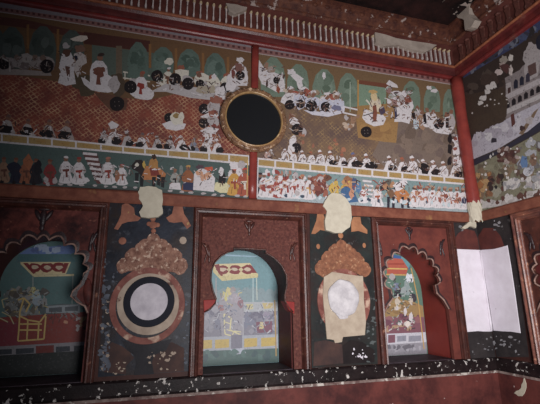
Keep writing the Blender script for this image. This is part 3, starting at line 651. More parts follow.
# lost paint
P.sec = 'lost_paint_spots'
for u, v, r in ((490, 87, 4), (487, 92, 3), (483, 98, 3.6), (481, 103, 2.4), (494, 85, 3)): P.blob(u, v, r, r*.9, (206, 198, 194), 9, .4)
P.blob(504, 60, 4, 4.4, (160, 148, 136)); P.blob(499, 72, 3.6, 3.4, (200, 180, 176)); P.blob(503, 66, 4, 4, (180, 160, 152)); P.blob(511, 58, 2.4, 3.6, (214, 204, 196)); P.blob(511, 70, 2.4, 5, (206, 190, 184)); P.blob(506, 68, 6, 5, (92, 56, 54), 9, .3); P.blob(511, 71, 2.2, 4, (206, 190, 184))
P.dabs(468, 90, 512, 120, 12, [(196, 186, 180)], .5, 1.1, -.3); P.dabs(482, 150, 540, 200, 26, [(206, 200, 196)], .6, 1.6, -.2)
P.build('painted_scene', M_paint_r, MW)
for o in MW.children:
    if o.name.startswith('lost_paint'): o['kind'] = 'stuff'

# ================================================================== RED POSTS
def post(name, M, a_top, a_bot, z0, z1, wd, d, mat, label, loc):
    E_ = empty(name, loc, label, 'post')
    bm = bmesh.new(); N = 10; rings = []
    for k in range(13):
        t = k/12; z = z0+(z1-z0)*t; a = a_bot+(a_top-a_bot)*t
        rings.append([bm.verts.new(M(a+wd/2*math.cos(math.pi*i/N), z, .001+d*math.sin(math.pi*i/N)**.6)) for i in range(N+1)])
    for A, B in zip(rings[:-1], rings[1:]):
        for i in range(N): bm.faces.new((A[i], A[i+1], B[i+1], B[i]))
        bm.faces.new((A[0], B[0], B[N], A[N]))
    bm.faces.new(rings[0]); bm.faces.new(rings[-1][::-1])
    obj('shaft', bm, mat, E_, smooth=True)
    return E_
at_, ab_ = WB(255.2, 50)[0], WB(252.3, 190)[0]
post('red_post', MB_, at_, ab_, ZA-.004, zb0, .060, .024, M_post, 'flat scarlet post between the two court murals, above the middle niche', (ab_, 0, ZA))
# corner post: a quarter round standing in the corner
E_ = empty('red_post', (-.03, -.03, ZA), 'round scarlet post standing in the corner between back and right murals', 'post')
bm = bmesh.new(); rings = []
for k in range(13):
    z = ZA-.02+(zb0-ZA+.02)*k/12; R_ = .052+.004*math.sin(k*1.3)
    rings.append([bm.verts.new((-.034+R_*math.cos(2*math.pi*i/20), -.034+R_*math.sin(2*math.pi*i/20), z)) for i in range(20)])
for A, B in zip(rings[:-1], rings[1:]):
    for i in range(20): bm.faces.new((A[i], A[(i+1) % 20], B[(i+1) % 20], B[i]))
bm.faces.new(rings[0]); bm.faces.new(rings[-1][::-1])
obj('shaft', bm, M_post, E_, smooth=True)

# ================================================================== ROUND MIRROR
mc = WB(252.8, 121.5); Rm = .262
E_ = empty('round_mirror', (mc[0], -.03, mc[1]-Rm), 'round black mirror in a carved gilt frame hung over the red post', 'mirror')
def lathe(prof, n=72, wob=None):
    bm = bmesh.new(); rows = []
    for r, d in prof: rows.append([bm.verts.new((mc[0]+math.cos(2*math.pi*i/n)*r, -(d+(wob(i, r) if wob else 0)), mc[1]+math.sin(2*math.pi*i/n)*r)) for i in range(n)])
    k = len(rows)
    for j in range(k):
        A, B = rows[j], rows[(j+1) % k]
        for i in range(n): bm.faces.new((A[i], A[(i+1) % n], B[(i+1) % n], B[i]))
    return bm
bmf = lathe([(Rm, .024), (Rm, .034), (Rm-.006, .050), (Rm-.020, .056), (Rm-.032, .048), (Rm-.036, .052), (Rm-.036, .024)], 96, lambda i, r: .004*math.sin(i*.8)*(r > Rm-.03))
for i in range(30):
    t = 2*math.pi*i/30; dome(bmf, MB_, mc[0]+math.cos(t)*(Rm-.014), mc[1]+math.sin(t)*(Rm-.014), .019, .008, .046, .016, t+.9, 8, 3)
obj('frame', bmf, M_giltframe, E_, True)['label'] = 'carved gilt outer frame'
obj('lip', lathe([(Rm-.036, .024), (Rm-.036, .056), (Rm-.041, .062), (Rm-.047, .058), (Rm-.050, .046), (Rm-.050, .024)]), M_giltlip, E_, True)['label'] = 'bright gilt inner lip'
bm = bmesh.new(); r_ = Rm-.046; f = [bm.verts.new((mc[0]+math.cos(2*math.pi*i/64)*r_, -.040, mc[1]+math.sin(2*math.pi*i/64)*r_)) for i in range(64)]; b_ = [bm.verts.new((v.co.x, -.026, v.co.z)) for v in f]
bm.faces.new(f); bm.faces.new(b_[::-1])
for i in range(64): bm.faces.new((f[i], f[(i+1) % 64], b_[(i+1) % 64], b_[i]))
obj('mirror_glass', bm, M_mirror, E_)['label'] = 'black glass disc'

# ================================================================== NICHES
FPROF = [(0, 0), (0, .026), (.010, .034), (.016, .034), (.020, .022), (.032, .020), (.037, .030), (.046, .034), (.052, .026), (.056, .012), (.060, .006), (.060, -.03), (0, -.02)]
def frame_bm(M, a0, a1, z0, z1, prof=FPROF):
    bm = bmesh.new(); rows = [[bm.verts.new(M(*p, d)) for p in ((a0+o, z0), (a0+o, z1-o), (a1-o, z1-o), (a1-o, z0))] for o, d in prof]
    n = len(rows)
    for i in range(n):
        A, B = rows[i], rows[(i+1) % n]
        for s in range(3): bm.faces.new((A[s], A[s+1], B[s+1], B[s]))
    bm.faces.new([r[0] for r in rows]); bm.faces.new([r[3] for r in rows][::-1])
    return bm
def foil(pts, bulge=.5, seg=9):
    """arcs swelling away from the opening between neighbouring cusps"""
    out = []
    cx = sum(p[0] for p in pts)/len(pts); cz = min(p[1] for p in pts)
    for (a, b), (c, d) in zip(pts[:-1], pts[1:]):
        mx, mz = (a+c)/2, (b+d)/2; L_ = math.hypot(c-a, d-b); nx, nz = -(d-b)/L_, (c-a)/L_
        if nx*(mx-cx)+nz*(mz-cz) < 0: nx, nz = -nx, -nz
        for k in range(seg):
            t = k/seg; h = math.sin(math.pi*t)**.8*bulge*L_
            out.append((a+(c-a)*t+nx*h, b+(d-b)*t+nz*h))
    out.append(pts[-1]); return out
def leafy(bm, M, a, z, s, d0, parts):
    for dx, dz, rx, rz, an, h in parts: dome(bm, M, a+dx*s, z+dz*s, rx*s, rz*s, d0, h*s, an, 10, 3)
FINIAL = [(0, 0, .016, .05, 0, .012), (-.022, .012, .012, .036, .5, .010), (.022, .012, .012, .036, -.5, .010), (0, .045, .03, .012, 0, .010), (0, -.045, .012, .022, 0, .008)]
SPRAY = [(0, 0, .012, .055, .35, .010), (.014, -.012, .010, .050, .15, .010), (-.012, .026, .010, .040, .8, .009), (.018, -.06, .012, .030, 0, .008), (-.006, -.05, .008, .05, -.25, .007)]
def niche(M, a0, a1, outline, recess, label, loc, fm, pm, em, lm, depth=.33, dd=-.004, fin=None, sprays=(), foots=(), fs=1):
    """outline: opening from bottom-left over the arch to bottom-right; recess: (left, right, spring z, top z)"""
    E_ = empty('arched_niche', loc, label, 'niche')
    obj('frame', frame_bm(M, a0, a1, NZ0, NZ1), fm, E_)
    bm = bmesh.new(); i0, i1 = a0+.055, a1-.055
    plate(bm, M, [(i0, NZ0), (i0, NZ1-.055), (i1, NZ1-.055), (i1, NZ0)]+outline[::-1], dd-.03, dd)
    AP = obj('arch_panel', bm, pm, E_)
    bm = bmesh.new()
    mid = [p for p in outline if p[1] > NZ0+.02]
    tube(bm, [M(a, z, dd+.003) for a, z in mid], .0065, 6)
    obj('arch_moulding', bm, M_rim if em is M_scallop else em, AP, True)
    if em is M_scallop:      # flat dark band carved around the scallops
        cxm = (mid[0][0]+mid[-1][0])/2; czm = mid[0][1]+.12; bm = bmesh.new(); up = [p for p in mid if p[1] > mid[0][1]+.02]
        outp = [(a+(a-cxm)/math.hypot(a-cxm, z-czm)*.030, z+(z-czm)/math.hypot(a-cxm, z-czm)*.030) for a, z in up]
        A_ = [bm.verts.new(M(a, z, dd+.0035)) for a, z in up]; B_ = [bm.verts.new(M(a, z, dd+.0005)) for a, z in outp]
        for i in range(len(up)-1): bm.faces.new((A_[i], A_[i+1], B_[i+1], B_[i]))
        obj('scallop_border', bm, em, AP)
    # recess: barrel lining and sill
    l, r, zs, zt = recess; prof = [(l, NZ0)]; N = 20
    for k in range(N+1):
        t = math.pi-math.pi*k/N; prof.append(((l+r)/2+(r-l)/2*math.cos(t), zs+(zt-zs)*math.sin(t)))
    prof.append((r, NZ0)); bm = bmesh.new()
    A = [bm.verts.new(M(a, z, dd-.03)) for a, z in prof]; B = [bm.verts.new(M(a, z, -depth)) for a, z in prof]
    for i in range(len(prof)-1): bm.faces.new((A[i], A[i+1], B[i+1], B[i]))
    # flat collar between lining and panel, then shell thickness
    C_ = [bm.verts.new(M(a, z, dd-.03)) for a, z in [(min(l, a0+.05)-.0, NZ0)]+[((l+r)/2+((r-l)/2+.05)*math.cos(math.pi-math.pi*k/N), zs+(zt-zs+.05)*math.sin(math.pi-math.pi*k/N)) for k in range(N+1)]+[(max(r, a1-.05), NZ0)]]
    for i in range(len(prof)-1): bm.faces.new((C_[i], C_[i+1], A[i+1], A[i]))
    lin_ = obj('lining', bm, lm, E_, recalc=False)
    bm = bmesh.new(); ZS = NZ0+.002
    plate(bm, lambda a, z, d: M(a, d, z) if False else M(a, z, d), [(l, NZ0-.008), (r, NZ0-.008), (r, ZS), (l, ZS)], -depth, dd-.002)
    obj('sill', bm, M_sill, E_)
    bm = bmesh.new(); plate(bm, M, [(l-.03, NZ0), (l-.03, zt+.03), (r+.03, zt+.03), (r+.03, NZ0)], -depth-.012, -depth-.0005); obj('back_panel', bm, lm, E_)
    if fin:
        bm = bmesh.new(); leafy(bm, M, fin[0], fin[1], fs, dd-.001, FINIAL); obj('finial', bm, em, AP, True)
    for a, z, mir in sprays:
        bm = bmesh.new(); leafy(bm, M, a, z, 1, dd-.001, [(dx*mir, dz, rx, rz, an*mir, h) for dx, dz, rx, rz, an, h in SPRAY]); obj('leaf_spray', bm, em, AP, True)
    for px_, mat_ in foots:
        bm = bmesh.new(); plate(bm, M, px_, dd-.09, dd+.006); bmesh.ops.bevel(bm, geom=bm.edges[:], offset=.003, segments=1, affect='EDGES'); obj('bracket', bm, mat_, AP)['label'] = 'bracket at the foot of the arch'
    return E_
B = lambda L_: [WB(u, v) for u, v in L_]

# middle niche
o2 = B([(204.5, 366), (204.5, 312), (210, 309), (215.5, 303), (216, 299), (213, 291), (210.8, 281), (211.3, 271), (215, 262), (221, 256), (228, 252), (233.5, 251), (233.5, 248), (250, 248.6), (266, 249.6), (266, 253), (274, 257.5), (282, 265.5), (286.5, 275), (287, 285), (285, 295), (285, 301), (290, 309), (293, 312), (293.2, 366)])
o2[0] = (o2[1][0], NZ0); o2[-1] = (o2[-2][0], NZ0)
rr = WB(276, 330, -.33)[0]
rec2 = (WB(204, 340)[0], WB(293, 350)[0], WB(270, 292, -.33)[1], WB(243, 250.5, -.33)[1])
footL = B([(203.5, 300), (216, 299.5), (214.5, 304), (209, 309), (204, 313)]); footR = B([(284.5, 301), (294.5, 302), (294.5, 314), (289, 310)])
c2 = WB(249.5, 228)
n2 = niche(MB_, N2[0], N2[1], o2, rec2, 'middle arched niche with maroon frame and plain arch, below the round mirror', ((N2[0]+N2[1])/2, 0, NZ0), M_frame, M_panel, M_frame, M_lining,
      fin=(c2[0], c2[1]+.005), sprays=[(WB(207, 250)[0], WB(207, 250)[1], 1), (WB(293, 249)[0], WB(293, 249)[1], -1)], foots=[(footL, M_bracket), (footR, M_bracket)])
# right niche
cL = B([(391, 289), (387.5, 278), (388, 268), (393, 259.5), (400, 254)]); cR = B([(418, 254), (427, 259), (433, 266), (437, 275), (435.5, 285)])
fl = foil(cL+[WB(409, 249)], .46)[:-1]+foil([WB(409, 249)]+cR, .46)
o3 = B([(384, 360), (384.5, 313), (388, 305), (393, 298), (392, 293)])+fl+B([(437, 293), (444, 300), (449, 309), (449.5, 360)])
o3[0] = (o3[1][0], NZ0); o3[-1] = (o3[-2][0], NZ0)
rec3 = (o3[1][0]-.01, o3[-2][0]+.01, WB(414, 292, -.33)[1], WB(396, 252, -.33)[1])
n3 = niche(MB_, N3[0], N3[1], o3, rec3, 'right scalloped niche with red panel and brick red inside, beside the corner', ((N3[0]+N3[1])/2, 0, NZ0), M_frame, M_panel_red, M_scallop, M_lining_red,
      fin=(WB(409.5, 233)[0], WB(409.5, 233)[1]), sprays=[(WB(379, 245)[0], WB(379, 245)[1], 1), (WB(442, 245)[0], WB(442, 245)[1], -1)], fs=.9)
# left niche
cx1 = WB(40.5, 260)[0]
right = B([(49, 240), (64, 245.5), (75, 254), (83, 264), (84.5, 273)])
lowr = B([(80, 284), (72.5, 291), (71, 296), (77, 302), (85, 306), (87.5, 313)])
mirr = lambda L_: [(2*cx1-a, z) for a, z in reversed(L_)]
fl = foil(mirr(right)+right, .48)
o1 = mirr(lowr+[(lowr[-1][0], NZ0)])+fl+lowr+[(lowr[-1][0], NZ0)]
rec1 = (2*cx1-lowr[-1][0]-.01, lowr[-1][0]+.01, WB(80, 285, -.33)[1], WB(45, 241, -.33)[1])
N1 = (2*cx1-N1[1], N1[1])
n1 = niche(MB_, N1[0], N1[1], o1, rec1, 'left scalloped niche with sooty red panel, at the left edge of the wall', ((N1[0]+N1[1])/2, 0, NZ0), M_frame, M_panel_dark, M_scallop, M_lining,
      fin=(WB(43, 218)[0], WB(43, 218)[1]), sprays=[(WB(94, 238)[0], WB(94, 238)[1], -1)], fs=1.3)
for s_ in ((88, 292),):
    bm = bmesh.new(); dome(bm, MB_, WB(*s_)[0]-.002, WB(*s_)[1], .026, .085, -.004, .016, .1, 12, 4); obj('carved_leaf', bm, M_panel_dark, n1, True)
# niche on the right wall, at the edge of view
w3 = N3[1]-N3[0]; sc = (RN[1]-RN[0])/w3
oR = [(RN[0]+(a-N3[0])*sc, z) for a, z in o3]
recR = (RN[0]+(rec3[0]-N3[0])*sc, RN[0]+(rec3[1]-N3[0])*sc, rec3[2], rec3[3])
FPW = [(o*1.5, d*1.3) for o, d in FPROF]
M_frame_r = worn('ruddy_carved_wood', (138, 78, 58), (84, 44, 42), (186, 128, 96), (.60, .72), 30, 12, .35, .6, spec=.5)
niche(MR_, RN[0], RN[1], oR, recR, 'niche in the right wall with ruddy moulded frame, at the right edge of the picture', (0, -(RN[0]+RN[1])/2, NZ0), M_frame_r, M_frame, M_scallop, M_lining,
      fin=((RN[0]+RN[1])/2, 2.06), sprays=[(RN[0]+.11, 2.03, 1), (RN[1]-.11, 2.03, -1)])

# niche paintings on the back walls of the recesses
def WBk(u, v): return WB(u, v, -.33)
Mk = lambda a, z, d: Vector((a, .33-d, z))
def clip_base(P, rec, c):
    l, r, zs, zt = rec; N = 20; q = [(l, NZ0+.002)]+[((l+r)/2+(r-l)/2*math.cos(math.pi-math.pi*k/N), zs+(zt-zs)*math.sin(math.pi-math.pi*k/N)) for k in range(N+1)]+[(r, NZ0+.002)]
    bb = (l, NZ0, r, zt); P.items.append((q, bb, 0, lin(c), 0)); P.secs.append(None)
def niche_painting(rec, label, draw, base):
    l, r = rec[0], rec[1]
    E2 = empty('niche_painting', ((l+r)/2, .33, NZ0+.003), label, 'painting')
    P = Paint(Mk, WBk, .001); clip_base(P, rec, base); draw(P)
    # keep every patch of paint inside the recess
    keep = []
    for q, bb, l_, c, mi in P.items[1:]:
        q = [(min(max(a, rec[0]+.004), rec[1]-.004), max(z, NZ0+.004)) for a, z in q]
        cx, hw, zs, hh = (rec[0]+rec[1])/2, (rec[1]-rec[0])/2, rec[2], rec[3]-rec[2]
        q2 = []
        for a, z in q:
            if z > zs:
                e = math.hypot((a-cx)/hw, (z-zs)/hh)
                if e > .985: a, z = cx+(a-cx)/e*.985, zs+(z-zs)/e*.985
            q2.append((a, z))
        keep.append((q2, bb, l_, c, mi))
    P.items = P.items[:1]+keep
    P.build('painted_scene', M_paint_n, E2)
    return E2
LG = (168, 168, 176)
def scrib(P, u0, v0, u1, v1, n, pal, l0=.8, l1=2.6):
    for i in range(n):
        u = random.uniform(u0, u1); v = random.uniform(v0, v1); an = random.uniform(0, 3.1); l = random.uniform(l0, l1)
        P.line([(u-math.cos(an)*l, v-math.sin(an)*l), (u+math.cos(an)*l, v+math.sin(an)*l)], random.uniform(.5, 1.2), random.choice(pal))
def d2(P):
    T = (110, 152, 160)
    P.poly([(203, 240), (282, 240), (282, 300), (203, 300)], T); P.poly([(222, 248), (262, 248), (256, 257), (226, 256)], (150, 184, 206))
    for u in range(206, 280, 8): P.blob(u, 296, 5.4, 8, (132, 154, 160), 10, .2)
    P.poly([(211, 264), (250, 263), (258, 275), (219, 278)], (216, 198, 146))
    P.poly([(214, 265), (219, 264), (223, 276), (220, 276)], (140, 44, 48)); P.poly([(249, 264), (252, 266), (257, 273), (252, 273)], (140, 44, 48))
    for u in (222, 234, 246): P.blob(u+1, 269.6, 6.4, 4.6, (140, 44, 48), 12, .12); P.blob(u+1, 269.4, 3.4, 2.0, (206, 184, 156), 8)
    for u in (228, 240): P.poly([(u-1.6, 269.6), (u+1, 267.2), (u+3.4, 269.6), (u+1, 272)], (206, 188, 140))
    P.poly([(213, 268), (221, 276), (258, 273.5), (258, 277.5), (222, 281), (213, 272)], (208, 192, 132)); P.line([(216, 278), (216, 305)], 1, WH2); P.line([(253, 278), (253, 302)], 1, (170, 196, 196)); P.line([(256.5, 278), (257, 300)], .8, (196, 206, 190))
    P.poly([(203, 302), (282, 302), (282, 341), (203, 346)], (134, 132, 146))
    P.dabs(204, 304, 280, 332, 110, [(150, 148, 160), (116, 114, 132), (160, 158, 168), (128, 130, 150)], 1.5, 4)
    P.poly([(243, 302), (278, 302), (278, 311), (243, 312)], (172, 176, 180)); P.poly([(246, 304), (253, 304), (253, 309), (246, 310)], (200, 190, 140)); P.poly([(262, 303), (273, 303), (273, 308), (264, 309)], (196, 176, 120))
    P.poly([(219, 300), (226, 292), (238, 293), (244, 304), (243, 340), (222, 340), (220, 318)], (158, 154, 164)); P.blob(229, 291, 4.5, 4, (206, 192, 130), 10, .35); P.blob(225, 296, 3, 5, (206, 196, 120), 9, .4); P.blob(235, 299, 4, 5, (170, 160, 170)); P.blob(240, 303, 3, 5, (150, 110, 120)); P.blob(221, 308, 3, 3, (164, 110, 110)); P.blob(233, 290, 3, 3, (160, 150, 150))
    Y2 = (214, 204, 150)
    P.line([(224, 314), (231, 318), (230, 330), (241, 335)], 1.4, Y2); P.line([(224, 314), (225, 334), (232, 336), (241, 335)], 1.3, Y2); P.line([(225, 322), (231, 324)], 1, Y2); P.line([(225, 329), (231, 331)], 1, Y2); P.line([(232, 336), (234, 331), (241, 332)], 1, Y2); P.line([(243, 318), (243.5, 345)], 1, LG)
    P.poly([(256, 322), (272, 321), (272, 332), (257, 333)], (132, 84, 102)); P.poly([(259, 329), (260, 322), (263, 322), (264, 329)], (204, 186, 130)); P.blob(266, 316, 4, 4, (150, 140, 160))
    P.poly([(203, 337), (282, 334), (282, 349), (203, 352)], (168, 172, 182))
    for a, b in ((203, 212), (215, 229), (244, 257), (261, 275)): P.poly([(a, 340.2-(a-203)*.04), (b, 340-(b-203)*.04), (b, 348.4-(b-203)*.04), (a, 349-(a-203)*.04)], (200, 170, 88))
    P.poly([(231, 335), (242, 334.5), (242, 348), (231, 349)], (128, 126, 142)); P.poly([(203, 351), (282, 348), (282, 366), (203, 366)], (80, 108, 104)); P.poly([(230, 349), (243, 348), (246, 353), (232, 355)], (180, 186, 202)); P.dabs(205, 352, 272, 358, 16, [(90, 120, 116), (72, 96, 100)], 2, 4)
    scrib(P, 206, 304, 275, 332, 110, [(186, 188, 196), (104, 100, 120), (150, 148, 160), (120, 130, 150)]); scrib(P, 216, 290, 242, 306, 24, [(200, 186, 120), (150, 130, 130), (180, 180, 190)])
    P.line([(274.6, 300), (276, 356)], 1.2, (176, 140, 80))
def d1(P):
    T = (84, 118, 118)
    P.poly([(-12, 230), (96, 230), (96, 320), (-12, 320)], T); P.poly([(16, 250), (26, 244), (72, 245), (76, 252), (66, 256), (20, 254)], (98, 124, 182)); P.dabs(24, 247, 66, 252, 12, [(150, 168, 196), (84, 104, 160)], 2, 4); P.poly([(18, 253), (70, 254), (76, 262), (16, 262)], (72, 112, 118))
    P.poly([(20, 262), (71, 262), (66, 274), (33, 275)], (206, 186, 138))
    P.poly([(23, 263), (28, 263), (36, 273), (33, 274)], (132, 40, 42)); P.poly([(64, 263), (69, 263), (65, 273), (62, 273)], (132, 40, 42))
    for u in (36, 48, 60): P.blob(u-1, 267.5, 7, 4.6, (132, 40, 42), 12, .15); P.blob(u-1, 267.5, 3.8, 2.2, (196, 172, 144), 8)
    P.line([(21, 263), (34, 276), (74, 275)], 2, (204, 188, 140)); P.line([(33, 277), (33, 300)], 1.2, (140, 150, 146)); P.line([(73, 276), (72, 306)], 1, (140, 150, 146))
    P.blob(16, 302, 14, 12, (104, 112, 112), 12, .25); P.dabs(8, 290, 46, 318, 70, [(120, 124, 124), (90, 84, 80), (140, 140, 138), (104, 96, 84)], 2, 5); P.blob(36, 296, 4, 7, (150, 170, 176)); P.blob(33, 290, 2.6, 3, (196, 190, 120)); P.blob(38, 301, 5, 4, (140, 154, 166))
    P.blob(62, 316, 24, 12, (84, 96, 98), 12, .2); P.poly([(-12, 318), (96, 311), (96, 346), (-12, 350)], (138, 56, 50)); P.poly([(-12, 322), (20, 322), (20, 348), (-12, 350)], (132, 50, 62))
    P.poly([(46, 306), (80, 304), (80, 313), (46, 313)], (138, 146, 152)); P.poly([(49, 308), (62, 307), (62, 312), (49, 312)], (84, 90, 96)); P.poly([(65, 307), (78, 306), (78, 311), (65, 311)], (84, 90, 96))
    scrib(P, 4, 288, 48, 318, 90, [(150, 152, 150), (90, 80, 70), (170, 150, 96), (60, 76, 80)]); scrib(P, 48, 312, 84, 322, 30, [(110, 120, 120), (90, 60, 56)])
    Y2 = (196, 164, 92)
    for L_ in ([(18, 300), (24, 298), (20, 312), (19, 330), (18, 341), (44, 339), (46, 316)], [(20, 316), (28, 320), (40, 322), (46, 314)], [(28, 320), (27, 340)], [(39, 322), (38, 340)], [(19, 330), (42, 330)], [(20, 324), (42, 324)], [(24, 298), (30, 304), (26, 312)]): P.line(L_, 1.6, Y2)
    for L_ in ([(2, 312), (10, 316), (14, 324)], [(0, 318), (8, 322)], [(4, 308), (2, 300), (8, 298)]): P.line(L_, 1.2, (180, 170, 128))
    P.blob(66, 322, 2.5, 1.6, (190, 130, 100)); P.dabs(76, 318, 86, 330, 10, [BK, WH2, (150, 120, 80)], 1, 2.4)
    P.poly([(-12, 347), (96, 341), (96, 351), (-12, 358)], (132, 128, 134))
    for a, b in ((-10, 12), (16, 34), (56, 70), (74, 92)): P.poly([(a, 349.5-a*.05), (b, 349.5-b*.05), (b, 354.5-b*.05), (a, 355-a*.05)], (58, 62, 70))
    P.poly([(36, 346), (54, 345), (54, 353), (36, 354)], (120, 50, 46)); P.poly([(-12, 356), (96, 350), (96, 382), (-12, 382)], (46, 50, 50))
def d3(P):
    P.poly([(380, 240), (428, 240), (428, 300), (380, 300)], (92, 124, 108)); P.poly([(384, 248), (404, 244), (412, 256), (410, 270), (402, 262), (390, 258)], (62, 100, 160)); P.blob(406, 262, 5, 7, (96, 150, 160))
    P.poly([(386, 262), (392, 258), (402, 259), (408, 268), (406, 275), (387, 274)], (186, 86, 68)); P.line([(387, 268.5), (407, 269)], 1.4, (206, 170, 90)); P.line([(386, 274.5), (408, 275)], 1.4, (196, 150, 80)); P.line([(388, 264), (404, 264)], 1, (150, 56, 48))
    P.blob(392, 277, 3, 3, WH2); P.blob(409, 278, 4.5, 4.5, (206, 212, 220)); P.blob(407, 288, 3, 8, (140, 156, 156)); P.blob(396, 287, 3.4, 4, (116, 124, 150)); P.blob(399, 294, 5, 4, (56, 52, 60)); P.blob(413, 298, 3.4, 5, (66, 62, 70)); P.blob(403, 292, 3, 5, (150, 160, 160))
    P.poly([(382, 302), (396, 298), (414, 302), (424, 306), (424, 318), (382, 318)], (160, 126, 78)); P.dabs(386, 300, 412, 314, 18, [(170, 136, 84), (146, 112, 72), (196, 180, 160)], 1.5, 3.6)
    P.poly([(382, 317), (426, 317), (426, 338), (382, 340)], (134, 84, 96)); P.dabs(386, 316, 420, 330, 18, [(150, 96, 100), (120, 72, 86), (176, 140, 110)], 1.5, 4)
    P.blob(405, 312, 1.6, 4.5, WH); P.blob(411, 318, 2, 6, WH); P.blob(400, 323, 2.4, 2.4, WH); P.blob(407, 324, 3, 3.6, (220, 206, 196)); P.blob(397, 308, 1.2, 2, WH)
    P.poly([(382, 334), (428, 332), (428, 343), (382, 346)], (196, 194, 204)); P.poly([(388, 335), (395, 334.6), (395, 342.5), (388, 343)], (132, 84, 98))
    for a, b in ((397, 406), (408.5, 421)): P.poly([(a, 336), (b, 335.4), (b, 341), (a, 341.8)], (144, 144, 158))
    P.poly([(382, 345), (428, 342), (428, 366), (382, 366)], (150, 146, 156)); P.dabs(388, 346, 420, 350, 14, [(112, 108, 118), (170, 166, 176)], 1.2, 2.8); scrib(P, 388, 278, 414, 330, 110, [(160, 166, 160), (70, 66, 70), (110, 84, 70), (196, 190, 186), (80, 110, 96)], .6, 2); P.line([(411, 268), (418, 300), (424, 349)], 1, (196, 150, 80))
niche_painting(rec1, 'dim painting with canopy and gilt chair on a red floor, inside the left niche', d1, (84, 118, 118))
niche_painting(rec2, 'pale teal painting with canopy, gilt chair and yellow squares, inside the middle niche', d2, (110, 152, 160))
niche_painting(rec3, 'painting with orange canopy and white railing, inside the right niche', d3, (92, 124, 108))

# ================================================================== PAINTED PANELS BETWEEN THE NICHES
def panel(label, corners, mat, M=MB_, W=WB, loc=None, th=.004):
    q = [W(u, v) for u, v in corners]
    loc = loc or M(sum(p[0] for p in q)/len(q), min(p[1] for p in q), 0)
    E2 = empty('painted_panel', loc, label, 'painted panel')
    bm = bmesh.new(); plate(bm, M, q, .0005, th); obj('ground', bm, mat, E2)
    return E2
def ring(parent, name, u, v, r_out, r_in, d0, d1, mat, sx=1, sz=1, label=None, n=48, j=0):
    a, z = WB(u, v); bm = bmesh.new()
    P0 = []
    for rr_, dd_ in ((r_out, d0), (r_out-.002, d1), (r_in, d1), (r_in, d0)):
        P0.append([bm.verts.new(MB_(a+math.cos(2*math.pi*i/n)*rr_*sx*(1+j*math.sin(i*2.3)), z+math.sin(2*math.pi*i/n)*rr_*sz*(1+j*math.sin(i*1.7)), dd_)) for i in range(n)])
    for k in range(4):
        A, B_ = P0[k], P0[(k+1) % 4]
        for i in range(n): bm.faces.new((A[i], A[(i+1) % n], B_[(i+1) % n], B_[i]))
    o = obj(name, bm, mat, parent)
    if label: o['label'] = label
    return o
def disc(parent, name, u, v, r, d0, d1, mat, sx=1, sz=1, label=None, n=40):
    a, z = WB(u, v); bm = bmesh.new()
    plate(bm, MB_, [(a+math.cos(2*math.pi*i/n)*r*sx, z+math.sin(2*math.pi*i/n)*r*sz) for i in range(n)], d0, d1)
    o = obj(name, bm, mat, parent)
    if label: o['label'] = label
    return o
M_ringred = worn('rubbed_red_ring', (144, 84, 72), (108, 54, 48), (182, 148, 126), (.56, .66), 14, 10, .55)
M_ringcream = worn('stained_cream_ring', (176, 156, 136), (146, 124, 108), (96, 60, 52), (.62, .70), 12, 8, .6)
M_ringnavy = worn('navy_ring', (24, 26, 40), (18, 20, 32), None, rough=.6)
M_roundel = worn('pale_grey_roundel', (196, 188, 196), (168, 160, 170), None, rough=.6, scale=12)
M_cart = worn('pinkish_brown_scrollwork', (158, 112, 92), (108, 66, 54), (190, 158, 136), (.56, .64), 40, 34, .55, .9)
M_cart2 = worn('orange_brown_scrollwork', (150, 92, 62), (112, 66, 48), (176, 126, 90), (.58, .68), 40, 34, .55, .9)
M_bird = worn('terracotta_painted_bird', (164, 100, 76), (128, 74, 58), (190, 160, 90), (.64, .74), 20, 12, .6)
M_bird2 = worn('orange_painted_bird', (170, 110, 72), (138, 84, 56), None, rough=.6)
SCRX = .00735
def canopy(parent, pts, mat, name='scalloped_canopy'):
    """scalloped cartouche in low relief with scroll bosses"""
    q = B(pts); f_ = foil(q, .17, 4); bm = bmesh.new(); plate(bm, MB_, f_[:-1], .004, .009)
    a0 = min(p[0] for p in q); a1 = max(p[0] for p in q); z0 = min(p[1] for p in q); z1 = max(p[1] for p in q)
    rs = random.Random(3)
    for i in range(70):
        t = rs.random(); a = a0+(a1-a0)*t; hh = 1-abs(t-.5)*1.5; z = z0+.02+(z1-z0-.05)*rs.random()*hh
        ra, rz, h_, an = rs.uniform(.007, .016), rs.uniform(.004, .008), rs.uniform(.002, .004), rs.uniform(0, 3)
        if a0+.05 < a < a1-.05: dome(bm, MB_, a, z, ra, rz, .0088, h_, an, 7, 2)
    return obj(name, bm, mat, parent)
def bird(parent, pts, mat, name='painted_bird'):
    bm = bmesh.new(); plate(bm, MB_, B(pts), .004, .0064 if 'pendant' in name else .0055); return obj(name, bm, mat, parent)
def flakes(parent, pts, mat, M=MB_, W=WB, d=.0074, name='flaked_spots', seed=1):
    rs = random.Random(seed); bm = bmesh.new()
    for ci, (u, v, r) in enumerate(pts):
        n = 9; ex = rs.uniform(.5, 1.1); ey = rs.uniform(.3, 1.0); plate(bm, M, [W(u+math.cos(6.283*i/n)*r*ex*rs.uniform(.5, 1.4), v+math.sin(6.283*i/n)*r*ey*rs.uniform(.5, 1.4)) for i in range(n)], .001, d+ci*3e-5)
    o = obj(name, bm, mat, parent); o['kind'] = 'stuff'; return o

